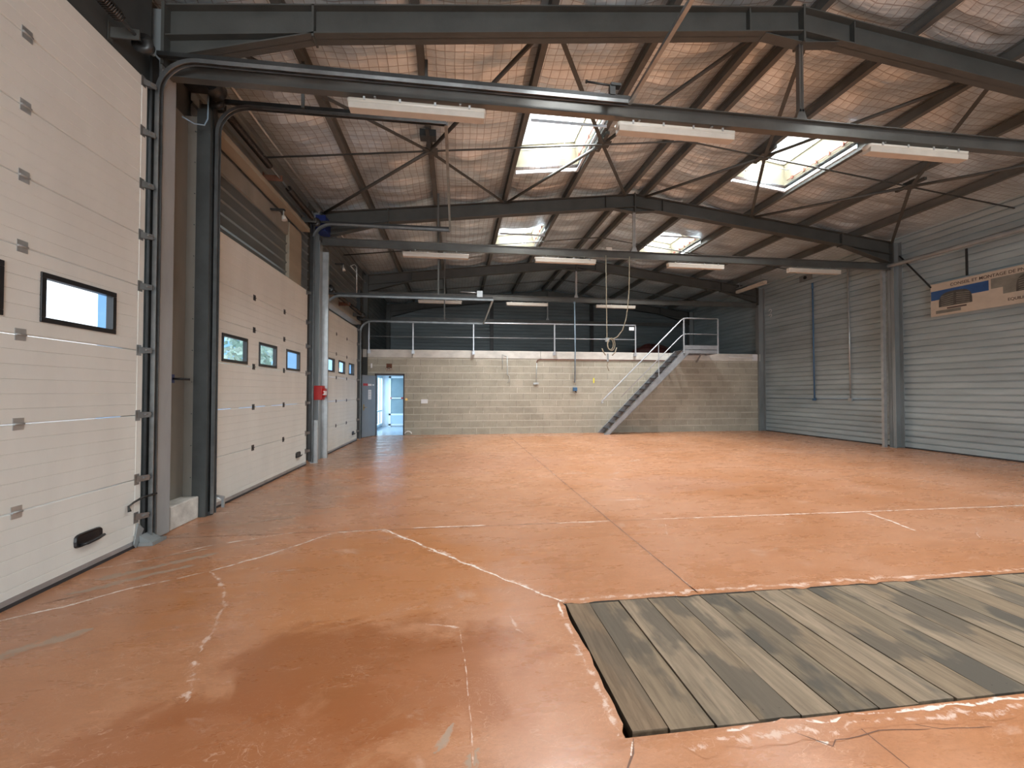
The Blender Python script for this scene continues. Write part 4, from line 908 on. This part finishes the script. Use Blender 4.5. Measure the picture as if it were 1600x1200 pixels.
b = MB(); lbox(b, ln*.35, ln*.58, 1.32, 1.66, .001, .005); b.build('notice', 'white', d)
b = MB()
for k in range(5): lbox(b, ln*.39, ln*.54, 1.36+k*.06, 1.375+k*.06, .005, .006)
b.build('notice_lines', 'leaf', d)
b = MB(); p = Vector((hx, hy, 1.05)) + dv*(ln-.07); b.tube([p, p+nv*.05, p+nv*.05-dv*.11], .01, 8); lbox(b, ln-.1, ln-.04, .95, 1.15, .0, .006); b.build('handle', 'brass', d)
# office
b = MB(); yo = YBLK+T; yq = 19.95
b.poly([(-3.43, yo-T, .002), (-.6, yo-T, .002), (-.6, yq, .002), (-3.43, yq, .002)], [(0, 1, 2, 3)]); b.build('floor_office', 'officefloor', origin=(0, 0, 0), kind='structure')
b = MB(); b.box((-.6, yo, 0), (-.5, yq+.1, 2.88)); b.box((-3.43, yq, 0), (-.5, yq+.1, 2.88)); b.box((-3.43, yo+.001, 2.80), (-.5, yq, 2.88)); b.box((-3.43, yo, 0), (-3.38, 16.9, 2.8)); b.box((-3.43, 16.9, 2.25), (-3.38, yq, 2.8)); b.box((-3.43, 16.9, 0), (-3.38, yq, .14))
b.box((-1.87, yo, 0), (-.5, yo+.01, 2.8)); b.build('wall_office', 'officewall', origin=(0, 0, 0), kind='structure')
w = thing('window_1', (-3.38, 18.4, .1), None, None, None, 'structure'); b = MB()
for yy in (16.9, 17.9, 18.45, 19.15, 19.8): b.box((-3.40, yy-.04, .1), (-3.32, yy+.04, 2.27))
b.box((-3.40, 16.9, 2.2), (-3.32, 19.84, 2.27)); b.box((-3.40, 16.9, .1), (-3.32, 19.84, .18)); b.box((-3.40, 16.9, .72), (-3.33, 19.84, .78)); b.build('window_frame', 'officeframe', w)
b = MB(); b.box((-3.385, 16.9, .1), (-3.38, 19.84, 2.27)); b.build('glass', 'frosted', w)
t = thing('partition_panel', (-2.3, yq-.05, 0), 'white framed half-glazed panel at the back of the bright office', 'partition'); b = MB(); xa, xb = -3.05, -1.6
for bx in (((xa, 0), (xa+.09, 2.3)), ((xb-.09, 0), (xb, 2.3)), ((xa, 2.22), (xb, 2.3)), ((xa, .52), (xb, .60)), ((xa, .06), (xb, .13))): b.box((bx[0][0], yq-.07, bx[0][1]), (bx[1][0], yq-.005, bx[1][1]))
b.build('panel_frame', 'officeframe', t)
b = MB(); b.box((xa+.09, yq-.04, .60), (xb-.09, yq-.02, 2.22)); b.build('panel_glass', 'officeglass', t); b = MB(); b.box((xa+.09, yq-.04, .13), (xb-.09, yq-.02, .52)); b.build('lower_panel', 'officepanel', t, bevel=.01)
t = thing('push_bar', (-2.7, yq-.1, 1.3), 'white and red push bar across the glazed office panel', 'push bar'); b = MB(); b.box((-2.92, yq-.12, 1.28), (-2.50, yq-.07, 1.33)); b.build('bar', 'white', t)
b = MB(); b.box((-2.97, yq-.12, 1.265), (-2.92, yq-.07, 1.345)); b.box((-2.50, yq-.12, 1.275), (-2.30, yq-.07, 1.335)); b.build('end_grip', 'red', t)

# small things on the block wall
YW = YBLK-.001
t = thing('siren', (-2.43, YW-.06, 2.42), 'brown cluster of small alarm lamps on the blocks above the office doorway', 'alarm'); b = MB(); b.box((-2.53, YW-.03, 2.47), (-2.33, YW, 2.62)); b.build('plate', 'brownstain', t, bevel=.01)
for dx, dz in ((-.07, 0), (.0, -.03), (.07, 0)):
    b = MB(); b.tube([(-2.43+dx, YW-.005, 2.46+dz), (-2.43+dx, YW-.10, 2.42+dz)], [.02, .042], 12); b.tube([(-2.43+dx, YW-.10, 2.42+dz), (-2.43+dx, YW-.105, 2.418+dz)], .03, 12, 1); b.build('lamp_head', ['brownstain', 'lampbody'], t)
def wallbit(name, mtl, x0, x1, z0, z1, dep, lab, cat, bev=.004):
    b = MB(); b.box((x0, YW-dep, z0), (x1, YW, z1)); return b.build(name, mtl, label=lab, cat=cat, bevel=bev)
wallbit('wall_sensor', 'white', -3.08, -3.03, 2.46, 2.62, .03, 'small white sensor high on the blocks left of the office doorway', 'sensor')
wallbit('junction_box', 'white', -1.28, -1.04, 1.16, 1.31, .03, 'pale flat plate on the blocks right of the office doorway', 'plate')
wallbit('yellow_tape', 'yellow', 5.29, 5.34, 1.93, 2.13, .004, 'short yellow tape strip on the blocks left of the stairs', 'tape', 0)
wallbit('end_cap', 'white', 12.06, 12.28, 2.87, 3.12, .02, 'white square plate at the right end of the concrete lintel', 'plate')
b = MB(); b.tube([(11.0, YW-.03, 3.0), (11.7, YW-.03, 2.985), (12.1, YW-.03, 2.98)], .018, 8); b.build('pale_cable', 'white', label='short white cable on the right end of the lintel', cat='cable')
b = MB(); b.tube([(-1.80, YW-.01, 1.31), (-1.80, YW-.09, 1.31)], [.02, .05], 12); b.build('wall_stop', 'brass', label='round brass stop on the blocks beside the office doorway', cat='stop')
b = MB(); pts = [(-1.74+.12*math.cos(math.pi*i/8), YW-.04, .05+.09*math.sin(math.pi*i/8)) for i in range(9)]; b.tube(pts, .02, 8); b.build('white_loop', 'white', label='small white curved hoop at the foot of the blocks by the doorway', cat='hoop')
b = MB(); b.tube([(1.73, YW-.02, 2.45), (1.73, YW-.02, 3.0), (1.80, YW-.02, 2.96), (1.9, YW-.02, 2.93)], .012, 8); b.tube([(1.92, YW-.02, 2.95), (1.92, YW-.02, 2.25), (2.0, YW-.03, 2.18), (2.0, YW-.03, 2.0), (1.92, YW-.02, 1.93)], .012, 8); b.build('cable_loop', 'galv', label='looped cable dropping from the lintel, left part of the blocks', cat='cable')
t = thing('wall_pipe', (3.1, YW-.02, 1.9), 'thin red-brown pipe running below the lintel to the stairs', 'pipe'); b = MB(); b.tube([(3.05, YW-.025, 2.70), (3.08, YW-.025, 2.80), (3.16, YW-.025, 2.83), (8.3, YW-.025, 2.83)], .016, 8); b.build('pipe_run', 'copper', t)
b = MB(); b.tube([(3.05, YW-.025, 2.72), (3.03, YW-.025, 1.92)], .014, 8); b.build('pipe_drop', 'galv', t); b = MB(); b.box((2.92, YW-.05, 1.87), (3.12, YW, 1.94)); b.build('outlet_box', 'galv', t, bevel=.005)
t = thing('air_line', (4.53, 15.78, 1.7), 'pale blue air pipe hanging from the third tie beam to a socket', 'pipe'); b = MB(); b.tube([(4.51, 15.74, 5.02), (4.53, 15.74, 3.2), (4.55, YW-.03, 1.95)], .024, 10); b.box((4.48, 15.73, 5.0), (4.54, 15.85, 5.06)); b.build('pipe', 'bluegrey', t)
b = MB(); b.box((4.47, YW-.10, 1.62), (4.63, YW-.0, 1.76)); b.build('socket', 'bluepipe', t, bevel=.01); b = MB(); b.tube([(4.55, YW-.06, 1.64), (4.60, YW-.06, 1.56)], [.03, .02], 10); b.build('nozzle', 'black', t)

# ------------------------------------------------------------------ MEZZANINE RAILING
YR = 15.79
t = thing('mezzanine_railing', (1.9, YR, 3.14), 'pale galvanised railing along the mezzanine edge', 'railing')
b = MB(); b.tube([(-3.17, YR, 4.14), (7.0, YR, 4.2)], .026, 10); b.build('top_rail', 'rail', t)
b = MB(); b.tube([(3.7, YR, 3.63), (7.0, YR, 3.64)], .014, 8); b.tube([(-3.17, YR, 3.60), (3.7, YR, 3.63)], .010, 8); b.build('mid_rail', 'rail', t)
for x in (-3.13, -1.57, .64, 3.73, 6.98):
    b = MB(); b.bar((x, YR, 3.0), (x, YR, 4.17 if x > 0 else 4.14), .045, .045, (0, 1, 0)); b.box((x-.05, YR, 2.98), (x+.05, YBLK-.016, 3.10)); b.build('post', 'rail', t)
b = MB(); b.box((6.72, YR-.012, 4.0), (6.92, YR-.004, 4.13)); b.build('notice_plate', 'white', label='small white notice at the right end of the mezzanine railing', cat='notice')
# red tarpaulin heap behind the edge
def lump(name, cx, cy, cz, rx, ry, rz, mtl, lab, cat, seed=0):
    b = MB(); n, m = 14, 24; v = []
    for i in range(n+1):
        ph = math.pi/2*i/n
        for k in range(m):
            th = 2*math.pi*k/m; d = 1+.22*noise.noise(Vector((math.cos(th)*1.6+seed, math.sin(th)*1.6, ph*2)))
            v.append((cx+rx*d*math.cos(th)*math.cos(ph), cy+ry*d*math.sin(th)*math.cos(ph), cz+rz*d*math.sin(ph)))
    b.poly(v, [(i*m+k, i*m+(k+1) % m, (i+1)*m+(k+1) % m, (i+1)*m+k) for i in range(n) for k in range(m)] + [tuple(range(m))[::-1]], 0, True)
    return b.build(name, mtl, label=lab, cat=cat)
lump('tarpaulin_heap', 9.0, 18.6, 3.08, 1.15, .6, .7, 'darkred', 'dark red covered heap on the mezzanine left of the stair rail', 'heap', 2)
# gable posts
for x, lab in ((1.77, 'dark upright on the gable wall, left of the two'), (7.0, 'dark upright on the gable wall, right of the two')):
    b = MB(); b.box((x-.09, 21.195, 3.08), (x+.09, 21.295, zr(x, ZT))); b.build('gable_post', 'darksteel', label=lab, cat='post', group='gable posts')

# ------------------------------------------------------------------ STAIRS
ys0, ys1 = 15.10, 15.84
s = thing('steel_staircase', (6.9, 15.5, 0), 'steep grey open-tread steel stair climbing right to the mezzanine landing', 'staircase')
xb_, xt_, zt_ = 5.42, 8.62, 3.20
for y in (ys0, ys1):
    b = MB(); dx, dz = xt_-xb_, zt_; l = math.hypot(dx, dz); ux, uz = dx/l, dz/l; w = .17; px, pz = uz*w, -ux*w
    b.prism([(xb_+.0, y-.004, 0.0), (xb_+w*1.35, y-.004, 0), (xt_+w*1.2, y-.004, zt_-.13), (xt_+w*1.2, y-.004, zt_), (xt_, y-.004, zt_)], (0, .008, 0))
    b.prism([(xb_+.0, y-.004, 0.0), (xt_, y-.004, zt_), (xt_+.012, y-.004, zt_-.012), (xb_+.018, y-.004, 0)], (0, .045 if y == ys0 else -.045, 0))
    b.prism([(xb_+w*1.30, y-.004, 0.0), (xt_+w*1.17, y-.004, zt_-.13), (xt_+w*1.2, y-.004, zt_-.142), (xb_+w*1.36, y-.004, 0)], (0, .045 if y == ys0 else -.045, 0)); b.build('stringer', 'stair', s)
nt_ = 14
for i in range(1, nt_+1):
    z = zt_*i/(nt_+1); x = xb_+.12+(xt_-xb_)*i/(nt_+1); b = MB(); b.box((x-.10, ys0+.01, z-.004), (x+.12, ys1-.01, z+.004)); b.box((x-.10, ys0+.01, z-.035), (x-.095, ys1-.01, z)); b.box((x+.115, ys0+.01, z-.035), (x+.12, ys1-.01, z)); b.build('tread', 'tread', s)
b = MB(); b.box((xt_, ys0, zt_-.008), (10.03, YBLK-.02, zt_)); b.box((xt_, ys0, zt_-.14), (10.03, ys0+.008, zt_)); b.box((xt_+.1, YBLK-.03, zt_-.14), (10.03, YBLK-.02, zt_)); b.box((10.022, ys0, zt_-.14), (10.03, YBLK-.02, zt_)); b.build('landing', 'stair', s)
b = MB(); b.box((xt_+.02, ys0-.006, zt_+.01), (10.0, ys0+.0, zt_+.17)); b.build('toe_board', 'stair', s)
b = MB(); b.bar((9.35, ys0+.03, zt_-.14), (9.6, YBLK-.02, zt_-.42), .05, .03); b.build('landing_bracket', 'stair', s)
r = thing('stair_handrail', (7.5, ys0-.02, 0), 'pale tubular handrail on the open side of the stair and landing', 'handrail'); yr = ys0-.03
b = MB(); b.tube([(5.40, yr, 1.20), (5.33, yr, 1.16), (5.36, yr, 1.25), (8.52, yr, 4.34), (8.62, yr, 4.39), (8.75, yr, 4.40), (10.0, yr, 4.40)], .024, 10); b.build('top_rail', 'rail', r)
b = MB(); b.tube([(6.1, yr, 1.40), (8.50, yr, 3.72), (8.62, yr, 3.79), (8.75, yr, 3.80), (10.0, yr, 3.80)], .017, 10); b.build('mid_rail', 'rail', r)
for x, za, zb2 in ((8.60, 3.06, 4.38), (10.0, 3.06, 4.40), (7.58, 2.10, 3.40)):
    b = MB(); b.bar((x, yr, za), (x, yr, zb2), .04 if x > 8 else .024, .04 if x > 8 else .024, (0, 1, 0)); b.build('post', 'rail', r)

# ------------------------------------------------------------------ HOSES from the second tie beam
t = thing('air_hose', (3.85, 10.5, 2.2), 'tan air hose looped and knotted, hanging from the second tie beam', 'hose')
YH = 10.42
b = MB(); b.tube([(3.82, YH, 5.10), (3.83, YH, 4.0), (3.84, YH, 3.0), (3.84, YH, 2.88)], .012, 8); b.build('straight_drop', 'hose', t)
b = MB(); pts = [(4.46, YH, 5.10), (4.44, YH, 4.2), (4.40, YH, 3.75), (4.35, YH, 3.45), (4.26, YH, 3.18), (4.12, YH, 3.0), (3.98, YH, 2.93), (3.84, YH, 2.95)]
sm = []
for a, c in zip(pts, pts[1:]):
    for i in range(4): sm.append(tuple(a[k]+(c[k]-a[k])*i/4 for k in range(3)))
b.tube(sm+[pts[-1]], .013, 8); b.build('curved_drop', 'hose', t)
b = MB()
for r_, cx in ((.13, 3.95), (.11, 3.92)):
    b.tube([(cx+r_*math.cos(a/12*2*math.pi)*.75, YH-.02, 2.80+r_*1.25*math.sin(a/12*2*math.pi)) for a in range(13)], .011, 8, cap=False)
b.build('coil', 'hose', t)
b = MB(); b.tube([(3.70, YH, 2.70), (3.74, YH, 2.62), (3.80, YH, 2.52)], .014, 8); b.tube([(4.10, YH, 2.72), (4.06, YH, 2.60), (3.98, YH, 2.52)], .014, 8); b.tube([(3.86, YH, 2.55), (3.87, YH, 2.35), (3.84, YH, 2.25), (3.89, YH, 2.12)], .011, 8); b.build('hose_end', 'hose', t)
b = MB(); b.box((3.84, YH-.015, 2.36), (3.88, YH+.015, 2.56)); b.box((3.80, YH-.02, 2.87), (3.90, YH+.02, 2.97)); b.build('coupling', 'galv', t)
b = MB(); b.tube([(3.78, 10.5, 5.26), (4.5, 10.5, 5.28)], .018, 8); b.box((3.86, 10.45, 5.245), (4.0, 10.55, 5.33)); b.build('feed_pipe', 'lampbody', label='short feed pipe lying on the second tie beam above the hose', cat='pipe')

# ------------------------------------------------------------------ RIGHT WALL THINGS
XWn = XE-.042
b = MB(); b.tube([(XWn-.014, 15.6, 1.345), (XWn-.014, 10.9, 1.37)], .015, 8); b.build('pipe_run', 'bluegrey', label='thin pale blue pipe running level along the right wall', cat='pipe')
b = MB(); b.tube([(XWn-.05, 13.4, 5.25), (XWn-.05, 13.38, 1.33)], .024, 10); b.box((XWn-.08, 13.33, 1.28), (XWn-.03, 13.44, 1.36)); b.tube([(XWn-.05, 13.4, 5.25), (XWn-.05, 13.4, 5.45)], .034, 10); b.build('blue_drop_pipe', 'bluepipe', label='blue vertical pipe on the right wall above the level pipe', cat='pipe')
b = MB(); b.tube([(XWn-.05, 12.03, 5.6), (XWn-.05, 12.0, 1.33)], .022, 10); b.box((XWn-.08, 11.95, 1.28), (XWn-.03, 12.06, 1.38)); b.build('white_drop_pipe', 'galv', label='pale vertical pipe on the right wall, right of the blue one', cat='pipe')
t = thing('duct_pipe', (12.18, 10.62, 0), 'grey square downpipe beside the right column, turning along the wall toward the camera', 'pipe')
b = MB(); b.bar((12.19, 10.64, 0), (12.22, 10.64, 5.16), .10, .07, (0, 1, 0)); b.build('vertical_run', 'galv', t)
b = MB(); b.tube([(12.22, 10.66, 5.13), (12.24, 10.5, 5.18), (12.24, 10.3, 5.17), (12.22, 3.5, 5.07)], .055, 14); b.build('level_run', 'column', t)
b = MB(); b.bar((12.50, 10.4, 5.45), (12.42, 9.55, 4.33), .03, .03); b.build('banner_stay', 'darksteel', label='dark diagonal stay from the right column to the corner of the banner', cat='stay')
b = MB(); b.box((XWn-.17, 8.74, 4.44), (XWn-.14, 8.78, 5.10)); b.build('banner_hanger', 'darksteel', label='short dark hanger rod above the banner', cat='rod')
t = thing('round_vent', (XWn-.06, 13.7, 5.72), 'square plate with a round black hole high on the right wall', 'vent'); b = MB(); b.box((XWn-.02, 13.45, 5.62), (XWn+.01, 14.0, 5.84)); b.build('plate', 'column', t); b = MB(); b.tube([(XWn-.03, 13.72, 5.73), (XWn-.06, 13.72, 5.73)], .06, 16); b.build('opening', 'black', t)
for dz, lab in ((4.85, 'upper of two small white clips by the far right column'), (4.66, 'lower of two small white clips by the far right column')):
    b = MB(); b.tube([(XWn-.04, 15.45+.07*math.cos(a), dz+.06*math.sin(a)) for a in [k/8*math.pi*1.5 for k in range(9)]], .014, 8); b.build('cable_clip', 'white', label=lab, cat='clip')
# banner
bt = thing('banner', (XWn-.15, 8.0, 3.55), 'long cream tyre-shop banner with blue band and tyre pictures on the right wall', 'banner')
def sheet(mb, ya, yb, za, zb, off, mi=0): mb.poly([(XWn-.15-off, ya, za), (XWn-.15-off, yb, za), (XWn-.15-off, yb, zb), (XWn-.15-off, ya, zb)], [(0, 1, 2, 3)], mi)
M['bcream'] = mat('banner_cream', (.50, .44, .36), .6, 0, .08, 4); M['bblue'] = mat('banner_blue', (.025, .085, .24), .5, 0, .15, 4); M['bgrey'] = mat('banner_photo_grey', (.19, .19, .165), .5, 0, .3, 3)
M['btyre'] = mat('banner_tyre_print', (.075, .073, .065), .5, 0, .3, 8); M['btyre2'] = mat('banner_tyre_light', (.20, .195, .17), .5, 0, .3, 8); M['btext'] = mat('banner_print', (.09, .065, .055), .5, 0, .2, 8)
Z0, Z1, YL, YRR = 3.55, 4.40, 9.57, 5.6                                    # YL is the left end as seen
b = MB(); b.box((XWn-.155, YRR, Z0), (XWn-.15, YL, Z1)); b.build('banner_cloth', 'bcream', bt)
b = MB(); sheet(b, 8.34, YL-.01, Z0+.50, Z0+.66, .006); sheet(b, 8.34, YL-.01, Z0+.42, Z0+.5, .006); b.build('blue_band', 'bblue', bt)
b = MB(); sheet(b, YRR, 8.30, Z0+.28, Z0+.68, .006); b.build('photo_panel', 'bgrey', bt)
b = MB(); sheet(b, 8.08, 8.33, Z0+.24, Z0+.44, .0075); b.build('price_panel', 'bcream', bt)
def tyre(cy, cz, w, h, ms):
    b = MB(); n = 16; pts = [(XWn-.159, cy+w*math.copysign(abs(math.cos(math.pi*i/n))**.6, math.cos(math.pi*i/n)), cz+h*math.sin(math.pi*i/n)**.6) for i in range(n+1)]
    b.poly(pts, [tuple(range(n+1))]); o = b.build('tyre_print', 'btyre', bt)
    b = MB()
    for k in range(6):
        for sg in (-1, 1): b.poly([(XWn-.1605, cy+sg*w*.08, cz+h*(.10+.14*k)), (XWn-.1605, cy+sg*w*.85, cz+h*(.04+.13*k)), (XWn-.1605, cy+sg*w*.85, cz+h*(.08+.13*k)), (XWn-.1605, cy+sg*w*.08, cz+h*(.15+.14*k))], [(0, 1, 2, 3)])
    b.build('tread_lines', 'btyre2', o)
tyre(9.02, Z0+.22, .36, .37, 0); tyre(7.55, Z0+.28, .30, .38, 0); tyre(6.5, Z0+.28, .30, .38, 0)
def text(body, y, z, size, parent, mtl, nm='lettering'):
    cu = bpy.data.curves.new(nm, 'FONT'); cu.body = body; cu.size = size; cu.extrude = .0008; cu.offset = .0012
    o = bpy.data.objects.new(nm, cu); C.objects.link(o)
    dg = bpy.context.evaluated_depsgraph_get(); me = bpy.data.meshes.new_from_object(o.evaluated_get(dg)); bpy.data.objects.remove(o)
    me.materials.clear(); me.materials.append(M[mtl]); ob = bpy.data.objects.new(nm, me); C.objects.link(ob); ob.parent = parent
    ob.rotation_euler = (math.radians(90), 0, math.radians(-90)); p = WL[parent.name]; ob.location = (XWn-.158-p.x, y-p.y, z-p.z); return ob
text('CONSEIL ET MONTAGE DE PNEUS TOUTES MARQUES', 9.12, Z0+.715, .105, bt, 'btext')
text('EQUILIBRAGE ET GEOMETRIE', 8.0, Z0+.10, .09, bt, 'btext', 'small_lettering')
b = MB(); sheet(b, 8.9, YL-.12, Z0+.06, Z0+.14, .006); sheet(b, 8.78, 9.2, Z0+.15, Z0+.19, .0065, 1); b.build('tan_print', ['bgrey', 'btext'], bt)

# ------------------------------------------------------------------ OUTSIDE, seen through the door panes
t = thing('neighbouring_building', (-13, 45, 0), 'blue clad building outside, seen through the door panes', 'building')
b = MB(); b.box((-19, 31, 0), (-12.6, 75, 5.4)); b.build('wall', 'bluebuilding', t); b = MB()
for k in range(5): b.box((-12.62, 46+k*5.5, 2.6), (-12.55, 48+k*5.5, 4.2))
b.build('window', 'officeframe', t)
def tree(x, y, h, seed, lab):
    t = thing('tree', (x, y, 0), lab, 'tree', 'trees outside the doors'); b = MB(); b.tube([(x, y, 0), (x+.1, y, h*.35), (x, y+.1, h*.7)], [.18, .13, .06], 8); b.build('trunk', 'bark', t)
    b = MB(); rnd = random.Random(seed)
    for k in range(900):
        a, e, rr = rnd.uniform(0, 6.283), rnd.uniform(-1, 1), rnd.uniform(.3, 1)**.5; c = math.sqrt(1-e*e)
        p = Vector((x+1.7*rr*c*math.cos(a), y+1.7*rr*c*math.sin(a), h*.68+h*.34*rr*e)); d1 = Vector((rnd.uniform(-1, 1), rnd.uniform(-1, 1), rnd.uniform(-1, 1))).normalized()*.14; d2 = d1.cross(Vector((rnd.uniform(-1, 1), 1, .3))).normalized()*.09
        b.poly([p-d1, p+d2, p+d1, p-d2], [(0, 1, 2, 3)])
    b.build('foliage', 'foliage', t)
tree(-9.5, 19.6, 4.4, 1, 'pale tree outside, seen through the first pane of the middle door'); tree(-9.8, 23.6, 4.6, 2, 'pale tree outside, seen through the second pane of the middle door')
